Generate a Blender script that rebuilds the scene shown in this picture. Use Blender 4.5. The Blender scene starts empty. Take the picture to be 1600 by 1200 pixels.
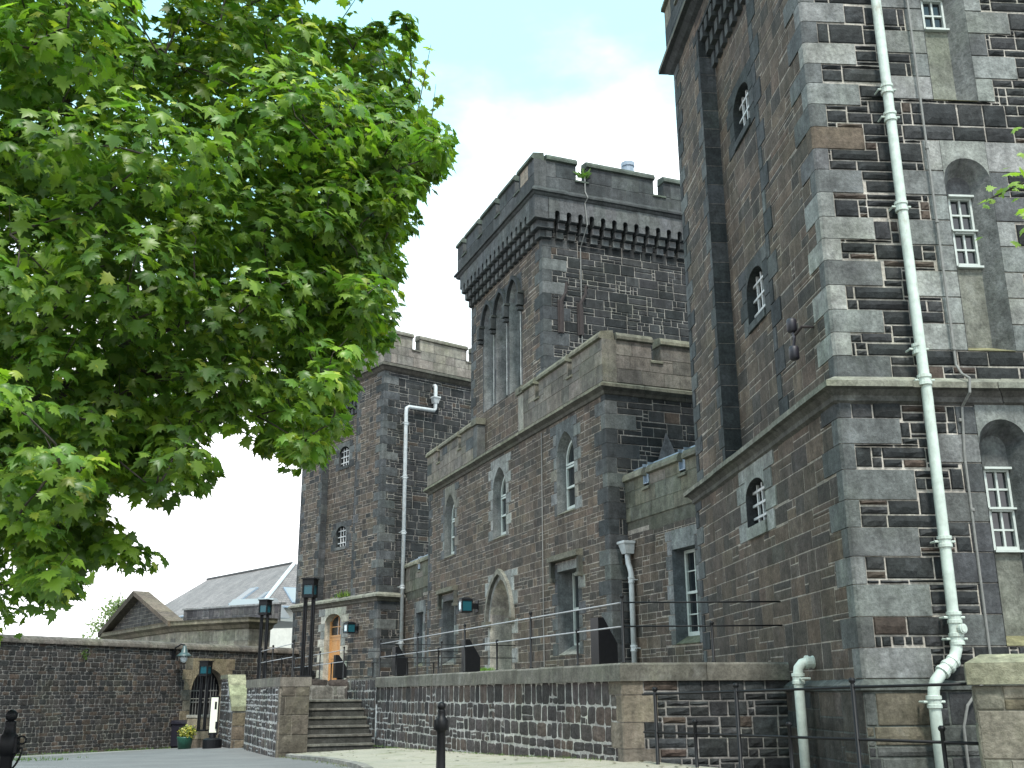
import bpy, math, random
import numpy as np
from mathutils import Vector, Matrix
R = math.radians
rnd = random.Random(11)
scn = bpy.context.scene
COL = scn.collection

# ---------------------------------------------------------------- camera
EYE = Vector((0, 0, 1.65))
PITCH, ROLL = R(16.4919), R(-0.38547)
fwd = Vector((0, math.cos(PITCH), math.sin(PITCH)))
right0 = Vector((1, 0, 0)); up0 = right0.cross(fwd)
right = right0 * math.cos(ROLL) + up0 * math.sin(ROLL)
up = -right0 * math.sin(ROLL) + up0 * math.cos(ROLL)
cam = bpy.data.cameras.new('camera'); cam_o = bpy.data.objects.new('camera', cam); COL.objects.link(cam_o)
cam_o.matrix_world = Matrix(((right.x, up.x, -fwd.x, EYE.x), (right.y, up.y, -fwd.y, EYE.y), (right.z, up.z, -fwd.z, EYE.z), (0, 0, 0, 1)))
cam.sensor_fit = 'HORIZONTAL'; cam.sensor_width = 36; cam.lens = 36.545
cam.clip_start = 0.1; cam.clip_end = 3000
scn.camera = cam_o

# ---------------------------------------------------------------- light
SUN_EL, SUN_AZ = R(58), R(170)          # azimuth clockwise from +Y (behind the camera, slightly right)
scn.view_settings.view_transform = 'Standard'; scn.view_settings.look = 'None'
scn.view_settings.gamma = 1; scn.view_settings.exposure = 1.28
sd = bpy.data.lights.new('sun', 'SUN'); sd.energy = 2.1; sd.angle = R(9); sd.color = (1, .96, .89)
so = bpy.data.objects.new('sun', sd); COL.objects.link(so)
sv = Vector((math.sin(SUN_AZ) * math.cos(SUN_EL), math.cos(SUN_AZ) * math.cos(SUN_EL), math.sin(SUN_EL)))
so.rotation_euler = sv.to_track_quat('Z', 'Y').to_euler(); so.location = (0, -10, 40)

w = bpy.data.worlds.new('World'); scn.world = w; w.use_nodes = True
nt = w.node_tree; N = nt.nodes; L = nt.links; N.clear()
wo = N.new('ShaderNodeOutputWorld'); bg = N.new('ShaderNodeBackground'); bg.inputs[1].default_value = 0.12
sky = N.new('ShaderNodeTexSky'); sky.sky_type = 'NISHITA'; sky.sun_disc = False
sky.sun_elevation = SUN_EL; sky.sun_rotation = SUN_AZ; sky.air_density = 1.0; sky.dust_density = 0.6; sky.ozone_density = 1.0
tc = N.new('ShaderNodeTexCoord'); sep = N.new('ShaderNodeSeparateXYZ'); L.new(tc.outputs['Generated'], sep.inputs[0])
mp = N.new('ShaderNodeMapping'); mp.inputs['Scale'].default_value = (1.3, 1.3, 2.6); mp.inputs['Location'].default_value = (0.35, .2, .4); L.new(tc.outputs['Generated'], mp.inputs[0])
cn = N.new('ShaderNodeTexNoise'); cn.inputs['Scale'].default_value = 1.9; cn.inputs['Detail'].default_value = 7; cn.inputs['Roughness'].default_value = .55; L.new(mp.outputs[0], cn.inputs['Vector'])
mr = N.new('ShaderNodeMapRange'); mr.inputs['From Min'].default_value = .30; mr.inputs['From Max'].default_value = .70
mr.inputs['To Min'].default_value = 1.0; mr.inputs['To Max'].default_value = -.25; L.new(sep.outputs['Z'], mr.inputs['Value'])
ad = N.new('ShaderNodeMath'); ad.operation = 'MULTIPLY_ADD'; ad.inputs[1].default_value = 2.2; ad.inputs[2].default_value = -1.15
L.new(cn.outputs['Fac'], ad.inputs[0])
sm = N.new('ShaderNodeMath'); sm.operation = 'ADD'; L.new(ad.outputs[0], sm.inputs[0]); L.new(mr.outputs[0], sm.inputs[1])
rp = N.new('ShaderNodeMapRange'); rp.interpolation_type = 'SMOOTHSTEP'; rp.inputs['From Min'].default_value = .1; rp.inputs['From Max'].default_value = .9; L.new(sm.outputs[0], rp.inputs['Value'])
mxs = N.new('ShaderNodeMix'); mxs.data_type = 'RGBA'; L.new(rp.outputs[0], mxs.inputs[0]); 
hz = N.new('ShaderNodeMix'); hz.data_type = 'RGBA'; hz.inputs[0].default_value = .6; L.new(sky.outputs[0], hz.inputs[6]); hz.inputs[7].default_value = (3.3, 6.3, 6.6, 1)
L.new(hz.outputs[2], mxs.inputs[6]); mxs.inputs[7].default_value = (8.2, 8.3, 8.5, 1)
L.new(mxs.outputs[2], bg.inputs[0]); L.new(bg.outputs[0], wo.inputs[0])

# ---------------------------------------------------------------- materials
def mat(name, col=(.5, .5, .5), rough=.7, metal=0, spec=.5):
    m = bpy.data.materials.new(name); m.use_nodes = True
    b = m.node_tree.nodes['Principled BSDF']
    b.inputs['Base Color'].default_value = (*col, 1); b.inputs['Roughness'].default_value = rough
    b.inputs['Metallic'].default_value = metal; b.inputs['Specular IOR Level'].default_value = spec
    return m
def nodes(m): return m.node_tree.nodes, m.node_tree.links, m.node_tree.nodes['Principled BSDF']
def noise(m, scale, detail=4, vec=None, rough=.6):
    n, l, b = nodes(m); x = n.new('ShaderNodeTexNoise'); x.inputs['Scale'].default_value = scale
    x.inputs['Detail'].default_value = detail; x.inputs['Roughness'].default_value = rough
    if vec is None:
        t = n.new('ShaderNodeTexCoord'); vec = t.outputs['Object']
    l.new(vec, x.inputs['Vector']); return x
def rng(m, sock, a, b_, lo, hi):
    n, l, b = nodes(m); x = n.new('ShaderNodeMapRange'); x.inputs['From Min'].default_value = a; x.inputs['From Max'].default_value = b_
    x.inputs['To Min'].default_value = lo; x.inputs['To Max'].default_value = hi; l.new(sock, x.inputs['Value']); return x.outputs[0]
def mul(m, a, b_):
    n, l, b = nodes(m); x = n.new('ShaderNodeMath'); x.operation = 'MULTIPLY'; l.new(a, x.inputs[0]); l.new(b_, x.inputs[1]); return x.outputs[0]
def tint(m, colsock, facsock):
    n, l, b = nodes(m); x = n.new('ShaderNodeVectorMath'); x.operation = 'SCALE'; l.new(colsock, x.inputs[0]); l.new(facsock, x.inputs['Scale']); return x.outputs[0]
def bump(m, sock, strength, dist):
    n, l, b = nodes(m); x = n.new('ShaderNodeBump'); x.inputs['Strength'].default_value = strength; x.inputs['Distance'].default_value = dist
    l.new(sock, x.inputs['Height']); l.new(x.outputs[0], b.inputs['Normal'])
def mixc(m, fac, c1, c2):
    n, l, b = nodes(m); x = n.new('ShaderNodeMix'); x.data_type = 'RGBA'; l.new(fac, x.inputs[0])
    for s, c in ((6, c1), (7, c2)):
        if isinstance(c, tuple): x.inputs[s].default_value = (*c, 1)
        else: l.new(c, x.inputs[s])
    return x.outputs[2]

def stone_mat(name, grain=22, bstr=.55, bdist=.02, moss=.25, bloom=.45):
    m = mat(name, rough=.88, spec=.25); n, l, b = nodes(m)
    at = n.new('ShaderNodeAttribute'); at.attribute_name = 'Col'
    t = n.new('ShaderNodeTexCoord')
    n1 = noise(m, 1.3, 4, t.outputs['Object']); n2 = noise(m, grain, 6, t.outputs['Object'], .7); n3 = noise(m, 5, 5, t.outputs['Object'])
    ms = n.new('ShaderNodeMapping'); ms.inputs['Scale'].default_value = (3.2, 3.2, .22); l.new(t.outputs['Object'], ms.inputs[0])
    n4 = noise(m, 1.6, 4, ms.outputs[0])
    f = mul(m, rng(m, n1.outputs['Fac'], .3, .7, .78, 1.22), rng(m, n2.outputs['Fac'], .25, .75, .55, 1.45))
    f = mul(m, f, rng(m, n4.outputs['Fac'], .35, .65, .8, 1.15))
    f = mul(m, f, rng(m, n3.outputs['Fac'], .3, .7, .68, 1.32))
    n6 = noise(m, 2.6, 8, t.outputs['Object'], .72); f = mul(m, f, rng(m, n6.outputs['Fac'], .54, .68, 1, .62))
    c = tint(m, at.outputs['Color'], f)
    n7 = noise(m, 1.9, 9, t.outputs['Object'], .76); bl = n.new('ShaderNodeVectorMath'); bl.operation = 'MULTIPLY_ADD'; l.new(c, bl.inputs[0]); bl.inputs[1].default_value = (1.25, 1.27, 1.3); bl.inputs[2].default_value = (.05, .053, .055)
    c = mixc(m, rng(m, n7.outputs['Fac'], .56, .72, 0, bloom), c, bl.outputs[0])
    if moss:
        n5 = noise(m, .7, 6, t.outputs['Object'], .7)
        mm = n.new('ShaderNodeVectorMath'); mm.operation = 'MULTIPLY'; l.new(c, mm.inputs[0]); mm.inputs[1].default_value = (.92, 1.02, .78)
        c = mixc(m, rng(m, n5.outputs['Fac'], .5, .75, 0, moss * 2), c, mm.outputs[0])
    l.new(c, b.inputs['Base Color'])
    ad = n.new('ShaderNodeMath'); ad.operation = 'ADD'; l.new(n2.outputs['Fac'], ad.inputs[0]); l.new(n3.outputs['Fac'], ad.inputs[1])
    bump(m, ad.outputs[0], bstr, bdist)
    return m
M_STONE = stone_mat('weathered_stone', 22, .6, .02, .2, .6)
M_RUBBLE = stone_mat('rubble_stone', 16, .7, .03, .3)
M_ASHLAR = stone_mat('dressed_stone', 30, .4, .014, .3, .75)

def painted(name, col, rough=.45, var=.15, scale=14, rust=None):
    m = mat(name, col, rough); n, l, b = nodes(m)
    x = noise(m, scale, 5); f = rng(m, x.outputs['Fac'], .3, .7, 1 - var, 1 + var)
    v = n.new('ShaderNodeRGB'); v.outputs[0].default_value = (*col, 1)
    c = tint(m, v.outputs[0], f)
    if rust:
        t_ = n.new('ShaderNodeTexCoord'); mp_ = n.new('ShaderNodeMapping'); mp_.inputs['Scale'].default_value = (1, 1, .35); l.new(t_.outputs['Object'], mp_.inputs[0])
        y = noise(m, 6, 8, mp_.outputs[0], .78); c = mixc(m, rng(m, y.outputs['Fac'], .55, .70, 0, .75), c, rust)
    l.new(c, b.inputs['Base Color']); bump(m, x.outputs['Fac'], .12, .004)
    return m
M_PIPE = painted('pale_green_pipe_paint', (.44, .50, .45), .5, .16, 9, (.22, .19, .14))
M_PIPEW = painted('grey_white_pipe_paint', (.42, .45, .46), .45, .15, 9, (.28, .2, .14))
M_IRON = painted('black_iron_paint', (.006, .0065, .008), .5, .3)
M_BOX = painted('black_box_paint', (.006, .0065, .008), .42, .2)
M_SKYRAIL = painted('sky_bright_rail', (.30, .31, .33), .35, .15)  # black rail paint lightened, the sky's reflection put into its colour
M_WHITE = painted('white_sash_paint', (.43, .47, .44), .5, .1)
M_BAR = painted('white_bar_paint', (.45, .46, .46), .5, .15)
M_LEAD = painted('lead_sheet', (.22, .27, .33), .5, .2)
M_WOOD = painted('orange_door_wood', (.46, .235, .09), .45, .25, 20)
M_CABLE = painted('grey_cable', (.17, .17, .16), .6, .2)
M_RUST = painted('rusty_iron', (.03, .022, .021), .8, .3)
M_BIN = painted('dark_bin_plastic', (.015, .014, .022), .5, .2)
M_POT = painted('green_pot', (.012, .07, .045), .45, .2)
M_TEAL = mat('teal_lamp_glass', (.012, .07, .09), .12); M_TEAL.node_tree.nodes['Principled BSDF'].inputs['Specular IOR Level'].default_value = .35
M_PALEGL = mat('pale_lamp_glass', (.55, .62, .66), .15)
M_GLASS = mat('dark_window_glass', (.012, .015, .018), .06, 0, .7)
bump(M_GLASS, noise(M_GLASS, 3, 2).outputs['Fac'], .08, .03)
M_VOID = mat('dark_interior', (.008, .008, .009), .9)
M_RENDER = painted('white_render', (.60, .60, .55), .9, .1, 3, (.46, .46, .42))
M_SIGN = painted('cream_sign_panel', (.72, .72, .60), .5, .05)
M_SKYL = mat('skylight_glass', (.26, .28, .29), .4)

def slate_mat():
    m = mat('slate_roof', (.16, .15, .155), .75); n, l, b = nodes(m)
    t = n.new('ShaderNodeTexCoord'); br = n.new('ShaderNodeTexBrick'); l.new(t.outputs['UV'], br.inputs['Vector'])
    br.inputs['Color1'].default_value = (.20, .178, .172, 1); br.inputs['Color2'].default_value = (.155, .138, .136, 1); br.inputs['Mortar'].default_value = (.06, .06, .06, 1)
    br.inputs['Scale'].default_value = 1; br.inputs['Mortar Size'].default_value = .012; br.inputs['Brick Width'].default_value = .3; br.inputs['Row Height'].default_value = .22
    x = noise(m, .8, 6, None, .7); l.new(tint(m, br.outputs['Color'], rng(m, x.outputs['Fac'], .3, .7, .75, 1.3)), b.inputs['Base Color'])
    bump(m, br.outputs['Fac'], -.3, .01); return m
M_SLATE = slate_mat()

def ground_mat(name, c1, c2, grain=120, big=.5, green=None, bs=.3):
    m = mat(name, c1, .9, 0, .2); n, l, b = nodes(m)
    a = noise(m, big, 6, None, .65); g = noise(m, grain, 3); c = mixc(m, rng(m, a.outputs['Fac'], .35, .65, 0, 1), c1, c2)
    c = tint(m, c, rng(m, g.outputs['Fac'], .3, .7, .7, 1.3))
    if green:
        y = noise(m, 1.7, 6, None, .75); c = mixc(m, rng(m, y.outputs['Fac'], .52, .66, 0, .75), c, green)
    l.new(c, b.inputs['Base Color']); bump(m, g.outputs['Fac'], bs, .01); return m
M_ROAD = ground_mat('asphalt', (.128, .127, .126), (.168, .166, .162), 90, .6)
M_PAVE = ground_mat('pavement', (.34, .31, .25), (.27, .26, .21), 60, .7, (.13, .15, .07))
M_SETT = ground_mat('pale_setts', (.27, .27, .26), (.19, .19, .185), 14, .8, (.11, .13, .06), .8)
M_TERR = ground_mat('terrace_paving', (.26, .25, .22), (.2, .2, .17), 40, .6, (.1, .13, .05))
M_DIRT = ground_mat('well_floor', (.06, .06, .05), (.08, .08, .06), 30, .8, (.05, .07, .03))

def leaf_mat(name):
    m = bpy.data.materials.new(name); m.use_nodes = True; n = m.node_tree.nodes; l = m.node_tree.links; b = n['Principled BSDF']
    at = n.new('ShaderNodeAttribute'); at.attribute_name = 'Col'; l.new(at.outputs['Color'], b.inputs['Base Color'])
    b.inputs['Roughness'].default_value = .42; b.inputs['Specular IOR Level'].default_value = .45
    tr = n.new('ShaderNodeBsdfTranslucent'); s = n.new('ShaderNodeVectorMath'); s.operation = 'MULTIPLY'; l.new(at.outputs['Color'], s.inputs[0]); s.inputs[1].default_value = (1.5, 1.7, .6); l.new(s.outputs[0], tr.inputs[0])
    mx = n.new('ShaderNodeMixShader'); mx.inputs[0].default_value = .42; l.new(b.outputs[0], mx.inputs[1]); l.new(tr.outputs[0], mx.inputs[2]); l.new(mx.outputs[0], n['Material Output'].inputs[0])
    return m
M_LEAF = leaf_mat('leaf')
def bark_mat():
    m = mat('bark', (.05, .042, .033), .9); n, l, b = nodes(m); x = noise(m, 14, 6)
    l.new(mixc(m, rng(m, x.outputs['Fac'], .3, .7, 0, 1), (.028, .023, .018), (.075, .065, .05)), b.inputs['Base Color']); bump(m, x.outputs['Fac'], .7, .02); return m
M_BARK = bark_mat()

# ---------------------------------------------------------------- objects and tags
def tag(o, label=None, cat=None, group=None, kind=None):
    if label: o['label'] = label
    if cat: o['category'] = cat
    if group: o['group'] = group
    if kind: o['kind'] = kind
    return o
BASE = {}
def thing(name, label, cat, loc=(0, 0, 0), group=None):
    o = bpy.data.objects.new(name, None); o.empty_display_size = .3; COL.objects.link(o); o.location = loc
    BASE[o.name] = Vector(loc); return tag(o, label, cat, group)

class MB:
    def __init__(s): s.v = []; s.f = []; s.c = []; s.mi = []; s.uv = None
    def poly(s, pts, col=(.5, .5, .5), mi=0):
        i = len(s.v); s.v += [tuple(p) for p in pts]; s.f.append(tuple(range(i, i + len(pts)))); s.c.append(col); s.mi.append(mi)
    def faces(s, vs, fs, col, mi=0):
        i = len(s.v); s.v += [tuple(p) for p in vs]
        for f in fs: s.f.append(tuple(i + k for k in f)); s.c.append(col); s.mi.append(mi)
    def prism(s, bot, top, col, mi=0, caps=True):       # two matching rings of points
        n = len(bot); fs = [(k, (k + 1) % n, n + (k + 1) % n, n + k) for k in range(n)]
        if caps: fs += [tuple(range(n - 1, -1, -1)), tuple(range(n, 2 * n))]
        s.faces(list(bot) + list(top), fs, col, mi)
    def tube(s, path, r, seg=10, col=(.5, .5, .5), mi=0, caps=True):
        path = [Vector(p) for p in path]; rs = r if isinstance(r, (list, tuple)) else [r] * len(path); rings = []; prev = None
        for i, p in enumerate(path):
            a = path[max(i - 1, 0)]; b = path[min(i + 1, len(path) - 1)]; t = (b - a).normalized()
            if prev is None: x = t.orthogonal().normalized()
            else:
                x = prev - t * prev.dot(t); x = x.normalized() if x.length > 1e-6 else t.orthogonal().normalized()
            prev = x; y = t.cross(x)
            rings.append([p + (x * math.cos(2 * math.pi * k / seg) + y * math.sin(2 * math.pi * k / seg)) * rs[i] for k in range(seg)])
        vs = [q for g in rings for q in g]; fs = []
        for i in range(len(path) - 1):
            for k in range(seg): fs.append((i * seg + k, i * seg + (k + 1) % seg, (i + 1) * seg + (k + 1) % seg, (i + 1) * seg + k))
        if caps: fs += [tuple(range(seg - 1, -1, -1)), tuple((len(path) - 1) * seg + k for k in range(seg))]
        s.faces(vs, fs, col, mi)
    def lathe(s, base, prof, seg=16, col=(.5, .5, .5), mi=0):    # prof = [(r, z)], axis z at base
        b = Vector(base); vs = []; n = len(prof)
        for r, z in prof:
            for k in range(seg): a = 2 * math.pi * k / seg; vs.append(b + Vector((r * math.cos(a), r * math.sin(a), z)))
        fs = [(i * seg + k, i * seg + (k + 1) % seg, (i + 1) * seg + (k + 1) % seg, (i + 1) * seg + k) for i in range(n - 1) for k in range(seg)]
        fs += [tuple(range(seg - 1, -1, -1)), tuple((n - 1) * seg + k for k in range(seg))]
        s.faces(vs, fs, col, mi)
    def build(s, name, mats, parent=None, smooth=False, base=None):
        if not isinstance(mats, (list, tuple)): mats = [mats]
        off = Vector(base) if base is not None else Vector((0, 0, 0))
        if parent is not None:
            p = parent
            while p.parent: p = p.parent
            off = BASE[p.name]
        me = bpy.data.meshes.new(name); va = np.array(s.v, dtype=np.float64) - np.array(off)
        me.from_pydata(va.tolist(), [], s.f)
        for m in mats: me.materials.append(m)
        nf = len(s.f); cnt = np.array([len(f) for f in s.f])
        me.polygons.foreach_set('material_index', np.array(s.mi, dtype=np.int32))
        if smooth: me.polygons.foreach_set('use_smooth', np.ones(nf, dtype=bool))
        ca = me.color_attributes.new('Col', 'FLOAT_COLOR', 'CORNER')
        cc = np.ones((nf, 4), dtype=np.float32); cc[:, :3] = np.array(s.c, dtype=np.float32)[:, :3]
        ca.data.foreach_set('color', np.repeat(cc, cnt, axis=0).ravel())
        if s.uv is not None:
            ul = me.uv_layers.new(name='UVMap'); ul.data.foreach_set('uv', np.array(s.uv, dtype=np.float32).ravel())
        me.update()
        o = bpy.data.objects.new(name, me); COL.objects.link(o)
        if parent is not None: o.parent = parent
        elif base is not None: o.location = base
        return o

class Fr:                                   # wall frame: u along the wall, z up, o outwards
    def __init__(s, P, d, n): s.P = Vector((P[0], P[1], 0)); s.d = Vector((d[0], d[1], 0)); s.n = Vector((n[0], n[1], 0))
    def p(s, u, z, o=0): return s.P + s.d * u + s.n * o + Vector((0, 0, z))
    def box(s, mb, u0, u1, z0, z1, o0, o1, col=(.5, .5, .5), mi=0):
        a = [s.p(u0, z0, o0), s.p(u1, z0, o0), s.p(u1, z0, o1), s.p(u0, z0, o1)]; b = [s.p(u0, z1, o0), s.p(u1, z1, o0), s.p(u1, z1, o1), s.p(u0, z1, o1)]
        mb.prism(a, b, col, mi)
    def ext(s, mb, pts, o0, o1, col=(.5, .5, .5), mi=0): mb.prism([s.p(u, z, o0) for u, z in pts], [s.p(u, z, o1) for u, z in pts], col, mi)

def vary(c, a=.18, hue=.022):
    k = 1 + rnd.uniform(-a, a); return tuple(max(.004, x * k * (1 + rnd.uniform(-hue, hue))) for x in c)
def pick(cols):
    t = rnd.random() * sum(w_ for _, w_ in cols)
    for c, w_ in cols:
        t -= w_
        if t <= 0: return c
    return cols[-1][0]

def stone(mb, F, u0, u1, z0, z1, off, h, col, bev=.012, rough=0, cell=.14, jig=0):
    j = lambda a: rnd.uniform(-a, a)
    if jig:                                  # an irregular four sided stone with clipped corners
        q = [(u0 + j(jig), z0 + j(jig)), (u1 + j(jig), z0 + j(jig)), (u1 + j(jig), z1 + j(jig)), (u0 + j(jig), z1 + j(jig))]; ring = []
        for i in range(4):
            a, b, c = q[i - 1], q[i], q[(i + 1) % 4]; k = rnd.uniform(.06, .2); s_ = rnd.uniform(.06, .2)
            ring += [(b[0] + (a[0] - b[0]) * k, b[1] + (a[1] - b[1]) * k), (b[0] + (c[0] - b[0]) * s_, b[1] + (c[1] - b[1]) * s_)]
            m_ = ((b[0] + c[0]) / 2 + j(jig * .5), (b[1] + c[1]) / 2 + j(jig * .5)); ring.append(m_)
        cu = sum(a for a, b in ring) / 12; cz = sum(b for a, b in ring) / 12; n_ = len(ring)
        vs = [F.p(u, z, off) for u, z in ring] + [F.p(u + (cu - u) * .1, z + (cz - z) * .1, off + h * .7 + j(rough * .4)) for u, z in ring] + [F.p(u + (cu - u) * .5, z + (cz - z) * .5, off + h + abs(j(rough))) for u, z in ring] + [F.p(cu, cz, off + h + abs(j(rough)))]
        fs = [(r_ * n_ + i, r_ * n_ + (i + 1) % n_, (r_ + 1) * n_ + (i + 1) % n_, (r_ + 1) * n_ + i) for r_ in (0, 1) for i in range(n_)] + [(2 * n_ + i, 2 * n_ + (i + 1) % n_, 3 * n_) for i in range(n_)]
        mb.faces(vs, fs, col); return
    if rough <= 0 or (u1 - u0) < .05:
        q = [(u0, z0), (u1, z0), (u1, z1), (u0, z1)]; m_ = [(u0 + bev, z0 + bev), (u1 - bev, z0 + bev), (u1 - bev, z1 - bev), (u0 + bev, z1 - bev)]
        vs = [F.p(u, z, off) for u, z in q] + [F.p(u, z, off + h) for u, z in m_]
        mb.faces(vs, [(0, 1, 5, 4), (1, 2, 6, 5), (2, 3, 7, 6), (3, 0, 4, 7), (4, 5, 6, 7)], col); return
    nx = max(2, min(6, int((u1 - u0) / cell + .7))); ny = max(2, min(4, int((z1 - z0) / cell + .7))); vs = []
    for jy in range(ny + 1):
        for ix in range(nx + 1):
            edge = ix in (0, nx) or jy in (0, ny)
            u = u0 + bev + (u1 - u0 - 2 * bev) * ix / nx; z = z0 + bev + (z1 - z0 - 2 * bev) * jy / ny
            if edge: vs.append(F.p(u + j(rough * .35), z + j(rough * .35), off + h * .75 + j(rough * .2)))
            else: vs.append(F.p(u + j(rough * .6), z + j(rough * .6), off + h + abs(j(rough)) + rough * .3))
    W_ = nx + 1; n0 = len(vs); ring = [(i, 0) for i in range(nx)] + [(nx, k) for k in range(ny)] + [(i, ny) for i in range(nx, 0, -1)] + [(0, k) for k in range(ny, 0, -1)]
    for ix, jy in ring: vs.append(F.p(u0 + (u1 - u0) * ix / nx, z0 + (z1 - z0) * jy / ny, off))
    fs = [(b * W_ + a, b * W_ + a + 1, (b + 1) * W_ + a + 1, (b + 1) * W_ + a) for b in range(ny) for a in range(nx)]
    m_ = len(ring)
    for k in range(m_):
        a = ring[k]; b = ring[(k + 1) % m_]; fs.append((n0 + k, n0 + (k + 1) % m_, b[1] * W_ + b[0], a[1] * W_ + a[0]))
    mb.faces(vs, fs, col)

def cut(rects, hole):
    out = []; a0, a1, b0, b1 = hole
    for u0, u1, z0, z1 in rects:
        if a1 <= u0 or a0 >= u1 or b1 <= z0 or b0 >= z1: out.append((u0, u1, z0, z1)); continue
        if z0 < b0: out.append((u0, u1, z0, b0))
        if z1 > b1: out.append((u0, u1, b1, z1))
        lo, hi = max(z0, b0), min(z1, b1)
        if u0 < a0: out.append((u0, a0, lo, hi))
        if u1 > a1: out.append((a1, u1, lo, hi))
    return out

def field(mb, F, u0, u1, z0, z1, st, holes=(), off=0):
    g = st.get('gap', .009); z = z0; cells = []
    while z < z1 - .02:
        h = rnd.uniform(*st['h'])
        if z1 - z - h < st['h'][0] * .6: h = z1 - z
        if h > st['h'][1] * 1.4: h /= 2
        u = u0 - rnd.uniform(0, st['w'][0])
        while u < u1:
            t = rnd.random(); snk = st.get('sneck', 0); spl = st.get('split', 0)
            if t < snk:
                wd = rnd.uniform(.09, .17); k = 2 if h < .3 else rnd.choice((2, 3)); zz = [z + h * i / k for i in range(k + 1)]
                for i in range(k): cells.append((u, u + wd, zz[i], zz[i + 1]))
            elif t < snk + spl:
                wd = rnd.uniform(st['w'][0] * 1.1, st['w'][1] * 1.2); s_ = z + h * rnd.choice((.36, .45, .55, .64))
                for a, b in ((z, s_), (s_, z + h)):
                    if rnd.random() < .5: q = u + wd * rnd.uniform(.3, .7); cells += [(u, q, a, b), (q, u + wd, a, b)]
                    else: cells.append((u, u + wd, a, b))
            else:
                wd = rnd.uniform(*st['w']); cells.append((u, u + wd, z, z + h))
            u += wd
        z += h
    for c in cells:
        c = (max(c[0], u0), min(c[1], u1), c[2], c[3])
        if c[1] - c[0] < .03: continue
        rs = [c]
        for hh in holes: rs = cut(rs, hh)
        for a, b, p, q in rs:
            if b - a < .045 or q - p < .04: continue
            jg = g * .5
            stone(mb, F, a + g + rnd.uniform(-jg, jg), b - g + rnd.uniform(-jg, jg), p + g + rnd.uniform(-jg, jg), q - g + rnd.uniform(-jg, jg), off, rnd.uniform(*st['p']), vary(pick(st['c']), st.get('v', .2)), st.get('bev', .01), st.get('rough', 0), st.get('cell', .14), st.get('jig', 0))

def backing(mb, F, u0, u1, z0, z1, holes, col, off=0):
    us = sorted({u0, u1} | {min(max(x, u0), u1) for h in holes for x in h[:2]}); zs = sorted({z0, z1} | {min(max(x, z0), z1) for h in holes for x in h[2:]})
    for a, b in zip(us, us[1:]):
        for c, d in zip(zs, zs[1:]):
            if b - a < 1e-5 or d - c < 1e-5: continue
            m_, k = (a + b) / 2, (c + d) / 2
            if any(h[0] < m_ < h[1] and h[2] < k < h[3] for h in holes): continue
            mb.poly([F.p(a, c, off), F.p(b, c, off), F.p(b, d, off), F.p(a, d, off)], col)

def arch(uc, wd, zs, zsp, rise, kind='round', n=7):
    pts = [(uc - wd / 2, zs)]
    if kind == 'flat': return pts + [(uc - wd / 2, zsp), (uc + wd / 2, zsp), (uc + wd / 2, zs)]
    if kind == 'pointed':
        k = (rise * rise - wd * wd / 4) / wd; Rr = wd / 2 + k; a1 = math.acos(max(-1, min(1, -k / Rr)))
        left = [(k + Rr * math.cos(math.pi + (a1 - math.pi) * i / n), Rr * math.sin(math.pi + (a1 - math.pi) * i / n)) for i in range(n + 1)]
        pts += [(uc + u, zsp + z) for u, z in left] + [(uc - u, zsp + z) for u, z in reversed(left[:-1])]
    else:
        m_ = 2 * n; pts += [(uc - wd / 2 * math.cos(math.pi * i / m_), zsp + rise * math.sin(math.pi * i / m_)) for i in range(m_ + 1)]
    return pts + [(uc + wd / 2, zs)]
def strip(mb, F, p0, o0, p1, o1, col, closed=True, mi=0):
    n = len(p0)
    for i in range(n if closed else n - 1):
        k = (i + 1) % n; mb.poly([F.p(*p0[i], o0), F.p(*p0[k], o0), F.p(*p1[k], o1), F.p(*p1[i], o1)], col, mi)
def sheet(mb, F, pts, o, col=(.5, .5, .5), mi=0): mb.poly([F.p(u, z, o) for u, z in pts], col, mi)

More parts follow.
